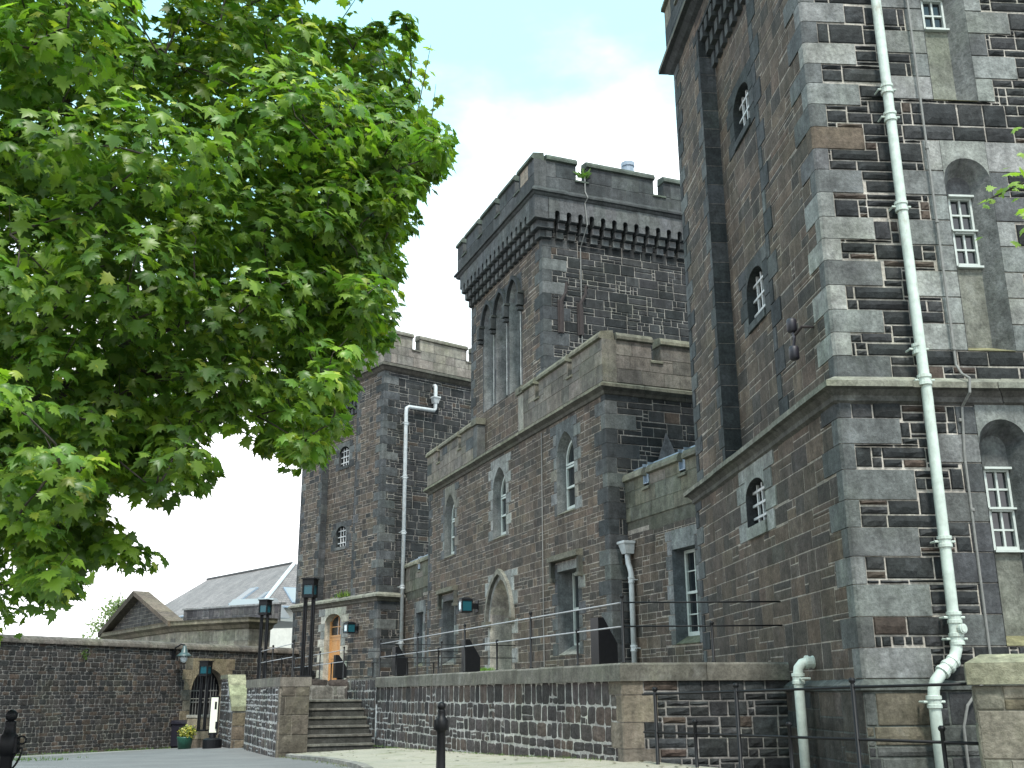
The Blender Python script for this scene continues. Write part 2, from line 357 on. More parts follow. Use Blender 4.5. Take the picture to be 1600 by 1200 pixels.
def opening(mb, F, uc, wd, zs, zsp, rise, kind, depth, jw, top, cols, off=0, splay=0, h=.02, jh=.33, sillz=.0, light=None, back=None):
    """dressed jambs in long and short blocks, a head and the splayed reveal; returns the rects it takes up"""
    A = arch(uc, wd, zs, zsp, rise, kind); B = arch(uc, wd - 2 * splay, zs + splay * .3, zsp, max(rise - splay, .02), kind)
    ztop = zsp + rise + top; holes = [(uc - wd / 2, uc + wd / 2, zs - sillz, ztop)]; wl = max(jw)
    z = zs - sillz; i = rnd.randint(0, 1)
    while z < ztop - .02:
        e = min(z + jh, ztop)
        if ztop - e < .1: e = ztop
        for sgn in (-1, 1):
            jj = jw[(i + (sgn > 0)) % 2]; a, b = sorted((uc + sgn * wd / 2, uc + sgn * (wd / 2 + jj)))
            holes.append((a, b, z, e)); stone(mb, F, a + (.004 if sgn < 0 else 0), b - (.004 if sgn > 0 else 0), z + .005, e - .005, off, h, vary(pick(cols), .12), .006)
        z = e; i += 1
    head = [q for q in A if q[1] >= zsp - 1e-6]; c = vary(pick(cols), .1)
    for q, r in zip(head, head[1:]):
        mb.poly([F.p(q[0], q[1], off + h), F.p(r[0], r[1], off + h), F.p(r[0], ztop, off + h), F.p(q[0], ztop, off + h)], c)
    mb.poly([F.p(uc - wd / 2, ztop, off + h), F.p(uc + wd / 2, ztop, off + h), F.p(uc + wd / 2, ztop, off), F.p(uc - wd / 2, ztop, off)], c)
    if sillz:
        F.box(mb, uc - wd / 2, uc + wd / 2, zs - sillz, zs - .003, off - .02, off + h + .03, vary(pick(cols), .1))
    rc = vary(pick(cols), .1) if light is None else light
    for i in range(len(A)):
        k = (i + 1) % len(A); mb.poly([F.p(*A[i], off + h), F.p(*A[k], off + h), F.p(*B[k], off - depth), F.p(*B[i], off - depth)], vary(rc, .05))
    if back is not None: sheet(mb, F, B, off - depth, back)
    return holes, B

def band(mb, line, prof, side, col, closed=False, mi=0, seg=1.1, v=.12, topc=None):
    """sweep a profile [(out, z)] along a plan polyline with mitred corners; side=+1 puts 'out' on the right of the walk"""
    P = [Vector((x, y, 0)) for x, y in line]; n = len(P); offs = []
    for i in range(n):
        ds = []
        if i > 0: ds.append((P[i] - P[i - 1]).normalized())
        if i < n - 1: ds.append((P[i + 1] - P[i]).normalized())
        ns = [Vector((d.y, -d.x, 0)) * side for d in ds]
        if len(ns) == 1: offs.append(ns[0])
        else: b = ns[0] + ns[1]; offs.append(b * (2 / b.length_squared))
    for i in range(n - 1):
        k = max(1, int((P[i + 1] - P[i]).length / seg))
        for q in range(k):
            a, b = q / k, (q + 1) / k
            g0 = [P[i].lerp(P[i + 1], a) + offs[i].lerp(offs[i + 1], a) * o + Vector((0, 0, z)) for o, z in prof]
            g1 = [P[i].lerp(P[i + 1], b) + offs[i].lerp(offs[i + 1], b) * o + Vector((0, 0, z)) for o, z in prof]
            cc = vary(col, v); m_ = len(prof)
            if k > 1 and seg < 3:                # separate stones: tiny steps and open joints between them
                dz = Vector((0, 0, rnd.uniform(-.005, .005))) + offs[i] * rnd.uniform(-.005, .005); g1 = [b_.lerp(a_, .006) + dz if q < k - 1 else b_ for a_, b_ in zip(g0, g1)]; g0 = [a_ + dz if q > 0 else a_ for a_ in g0]
            mb.prism(g0, g1, cc, mi)
            if topc:
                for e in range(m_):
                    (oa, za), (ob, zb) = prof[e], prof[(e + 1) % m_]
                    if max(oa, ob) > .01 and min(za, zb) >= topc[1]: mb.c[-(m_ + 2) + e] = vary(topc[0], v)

for m_ in (M_IRON, M_BOX): m_.node_tree.nodes['Principled BSDF'].inputs['Specular IOR Level'].default_value = .22
# ---------------------------------------------------------------- where the building stands
YN, YC, YF = R(-4.236), R(-21.59), R(-37.542)
def dirs(y): return Vector((math.sin(y), math.cos(y), 0)), Vector((math.cos(y), -math.sin(y), 0))
dN, rN = dirs(YN); dC, rC = dirs(YC); dF, rF = dirs(YF)
NC = Vector((4.316, 13.318, 0)); FC = Vector((-5.627, 43.816, 0)); OC = dC * 30.53 + rC * 11.63
FNL = Fr(NC, dN, -rN); FNR = Fr(NC, rN, -dN); FFL = Fr(FC, dF, -rF); FFR = Fr(FC, rF, -dF)
FCL = Fr(OC, dC, -rC); FCR = Fr(OC - dC * 7.6, rC, -dC)
OT = OC + rC * .19
FTL = Fr(OT, dC, -rC); FTR = Fr(OT - dC * 3.3, rC, -dC)
FLK = Fr(OC + rC * .5, dC, -rC)
TZ = 2.0                                     # terrace level

# stone colours (real reflectance)
BR1, BR2, BR3, BR4 = (.090, .071, .056), (.073, .060, .050), (.108, .081, .062), (.058, .051, .045)
DK1, DK2, DK3 = (.022, .024, .025), (.033, .034, .035), (.056, .043, .035)
GD1, GD2, GD3 = (.060, .064, .066), (.088, .092, .092), (.040, .044, .046)
GL1, GL2, GL3 = (.20, .207, .195), (.15, .157, .152), (.25, .255, .24)
AS1, AS2, AS3 = (.150, .134, .114), (.112, .102, .09), (.185, .165, .138)
ST_NL = dict(h=(.24, .38), w=(.3, .75), sneck=.06, split=.22, gap=.008, p=(.003, .009), c=[(BR1, 4), (BR2, 3), (BR3, 2), (BR4, 2)], v=.15, rough=.004, bev=.006)
ST_NR = dict(h=(.25, .38), w=(.34, .8), sneck=.16, split=.36, gap=.010, p=(.015, .035), c=[(DK1, 6), (DK2, 3), (DK3, 1)], v=.2, rough=.014, bev=.013, cell=.1)
ST_CL = dict(h=(.17, .30), w=(.25, .62), sneck=.06, split=.2, gap=.009, p=(.002, .007), c=[(BR1, 4), (BR2, 4), (BR3, 1.5), (BR4, 2.5)], v=.16, bev=.005)
ST_CR = dict(h=(.24, .42), w=(.3, .8), sneck=.12, split=.4, gap=.011, p=(.012, .03), c=[(DK1, 4), (DK2, 5), (DK3, .6)], v=.2, bev=.014)
ST_FL = dict(h=(.18, .32), w=(.25, .6), sneck=.08, split=.2, gap=.010, p=(.003, .009), c=[(BR2, 4), (BR1, 3), (BR4, 4), (DK2, 1)], v=.18, bev=.006)
ST_ASH = dict(h=(.34, .46), w=(.5, 1.1), gap=.005, p=(.008, .012), c=[(AS1, 4), (AS2, 3), (AS3, 1)], v=.12, bev=.005)
ST_ASHD = dict(h=(.38, .5), w=(.6, 1.3), gap=.005, p=(.008, .012), c=[(GD1, 3), (GD3, 4), (GD2, 1), (AS3, .35)], v=.14, bev=.005)
ST_TERR = dict(h=(.15, .30), w=(.18, .46), sneck=.03, split=.16, jig=.017, gap=.013, p=(.003, .010), c=[((.056, .048, .047), 4), ((.040, .036, .036), 3), ((.075, .058, .050), 1.5), ((.10, .092, .085), .35)], v=.22, rough=.006, bev=.008, cell=.09)
ST_BND = dict(h=(.11, .21), w=(.13, .40), sneck=.08, split=.1, jig=.009, gap=.009, p=(.004, .016), c=[((.044, .039, .036), 4), ((.031, .03, .03), 4), ((.066, .05, .04), 2)], v=.24, bev=.012)
MO_NL, MO_NR, MO_CL, MO_CR, MO_TERR, MO_BND = (.25, .22, .19), (.33, .305, .27), (.25, .22, .19), (.25, .235, .215), (.35, .335, .32), (.16, .15, .14)
G_IN = dict(group=None)

BLD = thing('prison_building', 'grey and brown stone castellated prison with battlemented central tower and two wings', 'building', (OC.x, OC.y, TZ))

def quoins(mb, A, d1, d2, z0, z1, lens, h, cols, jh=.34, ch=.05, phase=0):
    """blocks round a corner: d1, d2 run along the two faces; returns the rects taken on each face"""
    H1, H2 = [], []; z = z0; i = phase
    while z < z1 - .05:
        e = min(z + jh * rnd.uniform(.92, 1.08), z1)
        if z1 - e < .12: e = z1
        a, b = lens[i % 2]; a *= rnd.uniform(.88, 1.1); b *= rnd.uniform(.88, 1.1)
        c = vary(pick(cols), .16)
        pl = [(-h + ch, -h), (a, -h), (a, b), (-h, b), (-h, -h + ch)]
        P = lambda zz, k: [Vector((A.x, A.y, zz)) + d1 * u * (1) + d2 * v for u, v in [(-h + ch, -h), (a - k, -h), (a - k, .0), (0, 0), (0, b - k), (-h, b - k), (-h, -h + ch)]]
        mb.prism(P(z + .005, .006), P(e - .005, .006), c)
        H1.append((-.1, a, z, e)); H2.append((-.1, b, z, e)); z = e; i += 1
    return H1, H2

def edge_blocks(mb, F, u, sgn, z0, z1, lens, off, h, cols, jh=.34, phase=0):
    H = []; z = z0; i = phase
    while z < z1 - .05:
        e = min(z + jh, z1); a, b = sorted((u, u + sgn * lens[i % 2] * rnd.uniform(.9, 1.1)))
        stone(mb, F, a + .003, b - .004, z + .005, e - .005, off, h, vary(pick(cols), .15), .006); H.append((a, b, z, e)); z = e; i += 1
    return H

def bars(F, uc, wd, z0, z1, off, nv, nh, parent, t=.035):
    mb = MB()
    for i in range(nv): u = uc - wd / 2 + wd * (i + 1) / (nv + 1); F.box(mb, u - t / 2, u + t / 2, z0, z1, off - t, off)
    for i in range(nh): z = z0 + (z1 - z0) * (i + .7) / (nh + .2); F.box(mb, uc - wd / 2, uc + wd / 2, z - t / 2, z + t / 2, off - t - .004, off + .006)
    mb.build('bars', M_BAR, parent)

def sash(F, uc, wd, z0, z1, off, cols_, rows, name='window', label=None, t=.05, meet=True, glass=M_GLASS, top=None):
    """glazed frame: outer stiles, glazing bars and a meeting rail, with the pane as a sub-part"""
    mb = MB(); a, b = uc - wd / 2, uc + wd / 2
    F.box(mb, a, a + t, z0, z1, off - .05, off + .03); F.box(mb, b - t, b, z0, z1, off - .05, off + .03)
    F.box(mb, a + t, b - t, z1 - t, z1, off - .05, off + .028); F.box(mb, a + t, b - t, z0, z0 + t * 1.4, off - .05, off + .04)
    for i in range(1, cols_): u = a + wd * i / cols_; F.box(mb, u - .014, u + .014, z0 + t, z1 - t, off - .03, off + .012)
    for i in range(1, rows):
        z = z0 + (z1 - z0) * i / rows; m_ = meet and i == rows // 2
        F.box(mb, a + t, b - t, z - (.03 if m_ else .013), z + (.03 if m_ else .013), off - .04, off + (.045 if m_ else .01))
    o = mb.build(name, M_WHITE, BLD)
    if label: o['label'] = label
    g = MB(); g.poly([F.p(a + .01, z0 + .01, off - .025), F.p(b - .01, z0 + .01, off - .025), F.p(b - .01, z1 - .01, off - .025), F.p(a + .01, z1 - .01, off - .025)])
    g.build('pane', glass, o); return o

MERL = [(0, 0), (.09, .02), (.09, .10), (.03, .2), (-.33, .26), (-.36, 0)]
def parapet(F, u0, u1, z0, ztop, slots, sz, off, th, st, colb, cope, sw=.27):
    """body with narrow crenels; merlons get a weathered coping, crenels a sloping sill"""
    mb, mc = MB(), MB()
    F.box(mb, u0, u1, z0, sz, off - th, off, colb)
    ed = [u0] + [x for s in sorted(slots) for x in (s - sw / 2, s + sw / 2)] + [u1]; hol = []
    for i in range(0, len(ed), 2):
        a, b = ed[i], ed[i + 1]
        if b - a > .02:
            F.box(mb, a, b, sz, ztop, off - th, off, colb)
            oa = .0 if i == 0 else .03; ob = .0 if i == len(ed) - 2 else .03; k = max(1, int((b - a) / 1.2))
            for q in range(k):
                p0 = a - oa + (b - a + oa + ob) * q / k; p1 = a - oa + (b - a + oa + ob) * (q + 1) / k - .006
                c = vary(cope, .15); mc.prism([F.p(p0, ztop + z, off + o) for o, z in MERL], [F.p(p1, ztop + z, off + o) for o, z in MERL], c)
    for s in slots:
        hol.append((s - sw / 2, s + sw / 2, sz, ztop)); mc.prism([F.p(s - sw / 2 - .05, sz + z, off + o) for o, z in [(0, -.06), (.06, -.05), (.06, .0), (-.02, .05), (-.02, -.06)]], [F.p(s + sw / 2 + .05, sz + z, off + o) for o, z in [(0, -.06), (.06, -.05), (.06, .0), (-.02, .05), (-.02, -.06)]], vary(cope, .1))
    field(mb, F, u0, u1, z0, ztop, st, hol, off)
    po = mb.build('parapet', M_ASHLAR, BLD); mc.build('coping', M_ASHLAR, po); return po

STRING = [(0, -.30), (.06, -.26), (.06, -.19), (.13, -.12), (.2, -.10), (.2, -.02), (0, .09)]
CORN = [(0, -.2), (.1, -.14), (.2, -.02), (.3, 0), (.3, .1), (.02, .22), (-.02, .22)]
S_LICH, S_DARK = (.075, .074, .066), (.042, .046, .046)
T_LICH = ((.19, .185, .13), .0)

def wing(FL, FR, near):
    A = FL.P; d, r = FL.d, FR.d; LW = 7.78; SR = 15.0 if near else 9.0; zb = -1.0 if near else 1.2
    mb = MB(); qcL = [(GD1, 3), (GD2, 2), (GD3, 3)]; qcR = [(GL1, 4), (GL2, 3), (GL3, 2), (GD2, 1.2), ((.11, .085, .065), .4)] if near else [(GD1, 3), (GD2, 3)]
    stL = ST_NL if near else ST_FL; stR = ST_NR if near else ST_CR; moL, moR = (MO_NL, MO_NR) if near else (MO_CL, MO_CR)
    sb = .06; up_ = Vector((0, 0, 1)); A2 = A + d * sb + r * sb
    FL2 = Fr(A2, d, FL.n); FR2 = Fr(A2, r, FR.n); LW2 = LW - sb - .05
    # quoins: the light side faces along r, so each block is shared
    h1r, h1l = quoins(mb, A, r, d, zb + .02 if not near else 1.78, 5.3, [(.88, .24), (.17, .62)], .022, [(GD2, 3), (GL2, 2), (GD1, 3)] if near else qcL, .37, .036)
    h2r, h2l = quoins(mb, A2, r, d, 5.6, 15.4, [(.72, .22), (.22, .62)], .022, qcR if near else qcL, .355, .036)
    bl = edge_blocks(mb, FL, LW, -1, zb, 5.3, (.5, .22), 0, .02, qcL); bu = edge_blocks(mb, FL2, LW2, -1, 5.6, 15.4, (.5, .22), 0, .02, qcL)
    # lower front
    if near: hw, B = opening(mb, FL, 3.76, 1.05, 4.27, 4.76, .27, 'round', .42, (.36, .52), .32, [(GL2, 3), (GL1, 3), (GL3, 1)], sillz=.2, light=GD3)  # dark reveal colour puts shade into the cell window recess
    else: hw, B = opening(mb, FL, 3.78, 1.5, 1.3, 4.62, .38, 'round', .34, (.38, .62), .25, [((.36, .345, .29), 3), (GL1, 2)], light=(.33, .31, .26))
    backing(mb, FL, 0, LW, zb, 5.4, [hw[0]], moL); field(mb, FL, 0, LW, zb, 5.35, stL, hw + h1l + bl)
    # upper front with the sunk panel
    p0, p1, pz, pd = 2.36, 5.5, 15.0, .31
    e1 = edge_blocks(mb, FL2, p0, -1, 5.6, pz, (.42, .18), 0, .018, qcL, .4); e2 = edge_blocks(mb, FL2, p1, 1, 5.6, pz, (.4, .18), 0, .018, qcL, .4, 1)
    ph = (p0, p1, 5.5, pz); backing(mb, FL2, 0, LW2, 5.4, 15.5, [ph], moL); field(mb, FL2, 0, LW2, 5.55, 15.4, stL, [ph] + h2l + bu + e1 + e2)
    FP = Fr(A2 - FL.n * pd, d, FL.n); wh = []
    for zs in (8.0, 11.72):
        h_, B = opening(mb, FP, 4.0, .98, zs, zs + .6, .34, 'round', .42, (.3, .46), .2, qcL, sillz=.14, light=GD3)  # reveal coloured dark here too, shade painted into the recess
        wh.append((h_, zs))
    allh = [x for h_, _ in wh for x in h_]
    backing(mb, FP, p0, p1, 5.4, pz, [h_[0] for h_, _ in wh], moL); field(mb, FP, p0, p1, 5.5, pz - .0, stL, allh)
    for u, s_ in ((p0, 1), (p1, -1)):                                       # returns of the panel, in dressed courses
        z = 5.5
        while z < pz - .05:
            e = min(z + .42, pz); c = vary(pick([(GD1, 2), (GD3, 4)]), .2)
            mb.poly([FL2.p(u, z + .004, .018), FL2.p(u, e - .004, .018), FL2.p(u, e - .004, -pd), FL2.p(u, z + .004, -pd)], c); z = e
        mb.poly([FL2.p(u + s_ * -.004, 5.4, 0), FL2.p(u + s_ * -.004, pz, 0), FL2.p(u + s_ * -.004, pz, -pd), FL2.p(u + s_ * -.004, 5.4, -pd)], MO_NL)
    # side wall
    holesR = []; bR = []; bR2 = []
    if near:
        for zs, fr, so_ in ((2.16, FR, 1.23), (6.08, FR2, 1.36), (9.97, FR2, 1.40)):
            h_, B = opening(mb, fr, 2.21, .68, zs, zs + 2.6, .34, 'round', .27, (.27, .68), .28, [(GD2, 4), (GL2, 2), (GD1, 2)] if zs < 3 else [(GL1, 3), (GL2, 4), (GD2, 1)], splay=.165, sillz=.0, jh=.39, light=GD2 if zs < 3 else GL2, back=None)
            (bR if fr is FR else bR2).append(h_)
            c2 = vary((.15, .155, .135), .1)                                # blank panels above and below the light
            fr.box(mb, 2.03, 2.39, zs + .03, zs + so_ - .03, -.40, -.265, c2); fr.box(mb, 2.03, 2.39, zs + so_ + 1.1, zs + 2.95, -.40, -.262, vary(GD2, .1))
            mb.prism([fr.p(1.87, zs, .02), fr.p(2.55, zs, .02), fr.p(2.4, zs + .0, -.28), fr.p(2.02, zs, -.28)], [fr.p(1.87, zs + .005, .025), fr.p(2.55, zs + .005, .025), fr.p(2.4, zs + .14, -.27), fr.p(2.02, zs + .14, -.27)], (.19, .18, .10))
            o = sash(fr, 2.21, .36, zs + so_, zs + so_ + 1.09, -.30, 2, 4, label='narrow pale green cell window in arched recess, three panes of height above a blank panel' if False else None, t=.036, meet=True)
            
            for a_, b_, q_ in ((so_ - .03, so_, -.2), (so_ + 1.08, so_ + 1.11, -.2), (so_ + .54, so_ + .565, -.22)): k = MB(); fr.box(k, 2.02, 2.4, zs + a_, zs + b_, -.31, q_); k.build('transom', M_WHITE, o)
    flatten = lambda hs: [x for h_ in hs for x in h_]
    backing(mb, FR, 0, SR, zb, 5.4, [h_[0] for h_ in bR], moR); field(mb, FR, 0, SR if not near else 6, zb, 5.35, stR, flatten(bR) + h1r)
    backing(mb, FR2, 0, SR, 5.4, 15.5, [h_[0] for h_ in bR2], moR); field(mb, FR2, 0, SR if not near else 6, 5.55, 15.4, stR, flatten(bR2) + h2r)
    if near: field(mb, FR2, 6, SR, zb, 15.4, dict(stR, rough=0), [], 0)
    # far side and back close the block
    for P0, za, zb_ in ((A + d * LW, zb, 5.4), (A2 + d * LW2, 5.4, 15.5)): FB = Fr(P0, r, d); backing(mb, FB, 0, SR, za, zb_, [], moL); field(mb, FB, 0, 2.5, za, zb_ - .1, dict(stL, rough=0), [])
    B0 = A + d * LW
    FX = Fr(A + r * SR, d, r); backing(mb, FX, 0, LW, zb, 15.5, [], moL)
    if near:                                                                # plinth of the near corner
        pl = [(0, -1.0), (.09, -1.0), (.09, 1.66), (0, 1.76)]
        q = MB(); band(q, [(A + r * 6).xy, A.xy, (A + d * LW).xy], [(.0, -1.0), (.06, -1.0), (.06, 1.62), (.1, 1.64), (.1, 1.70), (0, 1.78)], -1, (.085, .09, .085), seg=6)
        Fq = Fr(A - d * .06 + r * 0, r, FR.n); field(q, Fq, -.06, 6, -1, 1.62, dict(h=(.22, .4), w=(.3, 1.2), sneck=.08, split=.2, gap=.009, p=(.008, .02), c=[((.07, .075, .07), 3), (DK2, 3), ((.09, .08, .06), 2)], v=.2, rough=.008), [])
        Fq2 = Fr(A - r * .06, d, FL.n); field(q, Fq2, -.06, 3, -1, 1.62, dict(ST_NL, c=[(BR2, 3), (BR4, 3), (GD3, 1)]), [])
        q.build('plinth', M_STONE, BLD)
    o = mb.build('wing_wall', M_STONE, BLD)
    o['label'] = 'tall wing wall, brown stone front and dark stone side with pale quoins' if near else 'far wing wall of dark brown coursed stone with grey quoins'
    # windows of the panel, and the low one or the door
    lst = [(FP, 4.0, .98, zs, zs + .94) for zs in (8.0, 11.72)]
    if near: lst.append((FL, 3.76, 1.05, 4.27, 5.03))
    for f, uc, wd, z0, z1 in lst:
        k = MB(); sheet(k, f, arch(uc, wd, z0, z0 + (z1 - z0) * .64, (z1 - z0) * .36), -.41); wn = k.build('window', M_VOID, BLD)
        bars(f, uc, wd, z0, z1 - .06, -.1, 3, 3, wn, .042)
    if not near:
        k = MB(); f = FL; D = arch(3.78, 1.5, 1.3, 4.62, .38); sheet(k, f, D, -.33)
        for a, b in ((3.03, 3.12), (4.44, 4.53)): f.box(k, a, b, 1.3, 4.7, -.33, -.24)
        f.box(k, 3.12, 4.44, 4.02, 4.1, -.33, -.245); f.box(k, 3.12, 4.44, 1.3, 4.02, -.33, -.27)
        for a, b in ((3.2, 3.74), (3.82, 4.36)):
            for c_, e_ in ((2.2, 3.0), (3.1, 3.9)):
                f.box(k, a, b, c_, c_ + .03, -.27, -.255); f.box(k, a, b, e_ - .03, e_, -.27, -.255); f.box(k, a, a + .03, c_ + .03, e_ - .03, -.27, -.255); f.box(k, b - .03, b, c_ + .03, e_ - .03, -.27, -.255)
        dr = k.build('door', M_WOOD, BLD); dr['label'] = 'orange wooden door with a paned fanlight over it'
        g = MB(); sheet(g, f, arch(3.78, 1.3, 4.1, 4.62, .3), -.3); fl = g.build('fanlight', M_GLASS, dr)
        g = MB(); f.box(g, 3.76, 3.8, 4.1, 4.9, -.3, -.27); f.box(g, 3.12, 4.44, 4.44, 4.475, -.3, -.272); g.build('glazing_bar', M_WOOD, dr)
    # corbels closing the panel
    k = MB(); u = p0 + .2
    FL2.box(k, p0, p1, 14.94, 15.02, -pd, .0, GD3)
    while u < p1 - .1:
        for t in range(3): FL2.box(k, u - .1, u + .1, 14.02 + t * .31, 14.30 + t * .31, -pd, -pd + .1 * (t + 1), vary(GD1, .2)); FL2.box(k, u - .09, u + .09, 14.30 + t * .31, 14.33 + t * .31, -pd, -pd + .1 * (t + 1) - .03, GD3)
        u += .345
    k.build('corbel_table', M_STONE, BLD)
    # string course, cornice, parapet
    line = [(A + r * SR).xy, A.xy, (A + d * LW).xy, (A + d * LW + r * 3).xy]
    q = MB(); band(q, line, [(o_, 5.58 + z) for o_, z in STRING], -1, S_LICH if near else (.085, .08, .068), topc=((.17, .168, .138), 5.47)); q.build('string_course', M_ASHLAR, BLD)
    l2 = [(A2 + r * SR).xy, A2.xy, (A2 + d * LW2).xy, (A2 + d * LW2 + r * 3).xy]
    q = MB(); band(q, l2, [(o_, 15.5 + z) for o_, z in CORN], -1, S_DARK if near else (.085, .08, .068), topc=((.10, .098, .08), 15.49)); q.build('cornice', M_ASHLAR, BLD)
    cb = (.1, .098, .09); st = ST_ASHD if near else dict(ST_ASH, c=[((.19, .175, .15), 4), ((.15, .14, .122), 3), ((.10, .085, .075), .6)])
    e = .12
    parapet(FL2, -e, LW2 + e, 15.7, 17.05, [1.3, 3.9, 6.5], 16.5, e, .35, st, cb, (.13, .125, .1))
    parapet(FR2, .35 - e, SR, 15.7, 17.05, [1.52, 4.5, 7.4], 16.5, e, .35, st, cb, (.13, .125, .1), .36)
    FB2 = Fr(A2 + d * LW2, r, d); parapet(FB2, .35 - e, SR, 15.7, 17.05, [1.52, 4.5], 16.5, e, .35, st, cb, (.13, .125, .1))
    q = MB(); q.poly([FL.p(0.1, 15.75), FL.p(LW, 15.75), FL.p(LW, 15.75) + r * SR, FL.p(.1, 15.75) + r * SR], (.1, .1, .1)); q.build('roof', M_LEAD, BLD)
wing(FNL, FNR, True)
wing(FFL, FFR, False)

# ---------------------------------------------------------------- central block
def central():
    mb = MB(); W2 = 7.6; zb, zc = 1.2, 8.95; q = [(GD1, 3), (GD2, 2), (GD3, 3)]
    A = FCR.P
    h_r, h_l = quoins(mb, A, rC, dC, zb, zc, [(.9, .25), (.3, .6)], .02, q, .38, .02)
    bl = edge_blocks(mb, FCL, W2, -1, zb, zc, (.45, .2), 0, .018, q)
    hl = [(a - W2, b - W2, c, d_) for a, b, c, d_ in h_l]; allh = list(hl) + bl; bk = []
    up = []
    for uc, cols in ((-5.1, [(GD2, 3), (GL2, 2), ((.15, .14, .12), 2)]), (-.02, [(GL1, 3), (GL3, 2), (GL2, 2)]), (5.02, [(GD2, 3), (GL2, 2), ((.15, .14, .12), 2)])):
        h_, B = opening(mb, FCL, uc, 1.16, 6.27, 7.75, .8, 'pointed', .27, (.2, .42), .3, cols, splay=.15, sillz=.0, light=(.12, .125, .12)); allh += h_; bk.append(h_[0]); up.append(uc)
        mb.prism([FCL.p(uc - .57, 6.27, .02), FCL.p(uc + .57, 6.27, .02), FCL.p(uc + .42, 6.27, -.27), FCL.p(uc - .42, 6.27, -.27)], [FCL.p(uc - .57, 6.29, .04), FCL.p(uc + .57, 6.29, .04), FCL.p(uc + .42, 6.46, -.26), FCL.p(uc - .42, 6.46, -.26)], (.15, .15, .12))
    gr = []
    for uc in (-5.1, 5.02):
        h_, B = opening(mb, FCL, uc, 1.3, 2.55, 4.75, .02, 'flat', .42, (.2, .4), .2, [(GD1, 3), (GD2, 3), (GL2, 1)], splay=.14, light=(.095, .1, .1)); allh += h_; bk.append(h_[0]); gr.append(uc)
        mb.prism([FCL.p(uc - .64, 2.55, .02), FCL.p(uc + .64, 2.55, .02), FCL.p(uc + .5, 2.55, -.42), FCL.p(uc - .5, 2.55, -.42)], [FCL.p(uc - .64, 2.57, .04), FCL.p(uc + .64, 2.57, .04), FCL.p(uc + .5, 2.85, -.4), FCL.p(uc - .5, 2.85, -.4)], (.17, .17, .15))
    dh, DB = opening(mb, FCL, -.1, 1.84, zb, 3.75, 1.25, 'pointed', .62, (.2, .48), .2, [(GL3, 3), (GL1, 2), (AS3, 1)], splay=.22, jh=.42, light=(.27, .25, .215)); allh += dh; bk.append(dh[0])
    backing(mb, FCL, -W2, W2, zb, zc, bk, MO_CL); field(mb, FCL, -W2, W2, zb, zc, ST_CL, allh)
    backing(mb, FCR, 0, 9, zb, zc, [], MO_CR); field(mb, FCR, 0, 6, zb, zc, dict(ST_CR, c=[(DK1, 6), (DK2, 4), (DK3, .6)]), h_r)
    FB = Fr(OC + dC * W2, rC, dC); backing(mb, FB, 0, 9, zb, zc, [], MO_CR); field(mb, FB, 0, 5, zb, zc, ST_CR, [])
    FX = Fr(OC + rC * 9, dC, rC); backing(mb, FX, -W2, W2, zb, zc, [], MO_CR)
    o = mb.build('central_wall', M_STONE, BLD); o['label'] = 'front of the central block in brown coursed stone'
    # hood moulds
    for uc in gr:
        k = MB(); pr = [(-.95, 4.55), (-.95, 5.16), (.95, 5.16), (.95, 4.55)]; t = .1
        FCL.box(k, uc - .95, uc + .95, 5.03, 5.16, 0, .2, (.12, .115, .09)); FCL.box(k, uc - .95, uc + .95, 5.16, 5.2, 0, .12, (.14, .135, .1))
        for s_ in (-1, 1): a, b = sorted((uc + s_ * .95, uc + s_ * .83)); FCL.box(k, a, b, 4.6, 5.03, 0, .14, (.07, .07, .06)); FCL.box(k, a - .03, b + .03, 4.5, 4.6, 0, .18, (.1, .1, .085))
        k.build('hood_mould', M_ASHLAR, BLD)
    k = MB()
    D0 = [p for p in arch(-.1, 2.1, 3.75, 3.75, 1.4, 'pointed')][1:-1]; D1 = [p for p in arch(-.1, 2.34, 3.75, 3.75, 1.56, 'pointed')][1:-1]
    cc = (.16, .155, .13)
    strip(k, FCL, D0, .13, D1, .13, cc, False); strip(k, FCL, D0, .0, D0, .13, (.1, .1, .09), False); strip(k, FCL, D1, .13, D1, 0, cc, False)
    for s_ in (-1.12, .92): FCL.box(k, s_ - .16, s_ + .22 - .02, 3.6, 3.76, 0, .2, (.1, .098, .08))
    k.build('hood_mould', M_ASHLAR, BLD)
    # windows and door
    for uc in up:
        sash(FCL, uc, .84, 6.42, 7.62, -.23, 1, 2, t=.055); k = MB(); Bq = arch(uc, .84, 7.62, 7.72, .62, 'pointed'); sheet(k, FCL, Bq, -.262); w_ = k.build('window', M_GLASS, BLD)
        k = MB(); P0 = arch(uc, .84, 7.64, 7.72, .62, 'pointed'); P1 = arch(uc, .72, 7.7, 7.72, .54, 'pointed'); strip(k, FCL, P0, -.2, P1, -.2, (1, 1, 1)); strip(k, FCL, P1, -.2, P1, -.255, (1, 1, 1)); k.build('frame', M_WHITE, w_)
    for uc in gr: sash(FCL, uc, 1.02, 2.8, 4.73, -.39, 1, 2, t=.055)
    k = MB(); sheet(k, FCL, DB, -.615, (.19, .14, .115)); 
    for a in (-.78, -.1, .0): FCL.box(k, a, a + .03, 1.3, 4.6, -.615, -.595, (.08, .06, .05))
    f_ = FCL; 
    for zz in (2.2, 2.9, 3.6): FCL.box(k, -.74, -.12, zz, zz + .05, -.612, -.598, (.15, .11, .09)); FCL.box(k, .05, .6, zz, zz + .05, -.612, -.598, (.15, .11, .09))
    k.build('door', M_ASHLAR, BLD)['label'] = 'pinkish brown door deep inside the pointed arch'
    # cornice under the parapet
    line = [(A + rC * 6).xy, A.xy, (A + dC * 15.2).xy, (A + dC * 15.2 + rC * 6).xy]
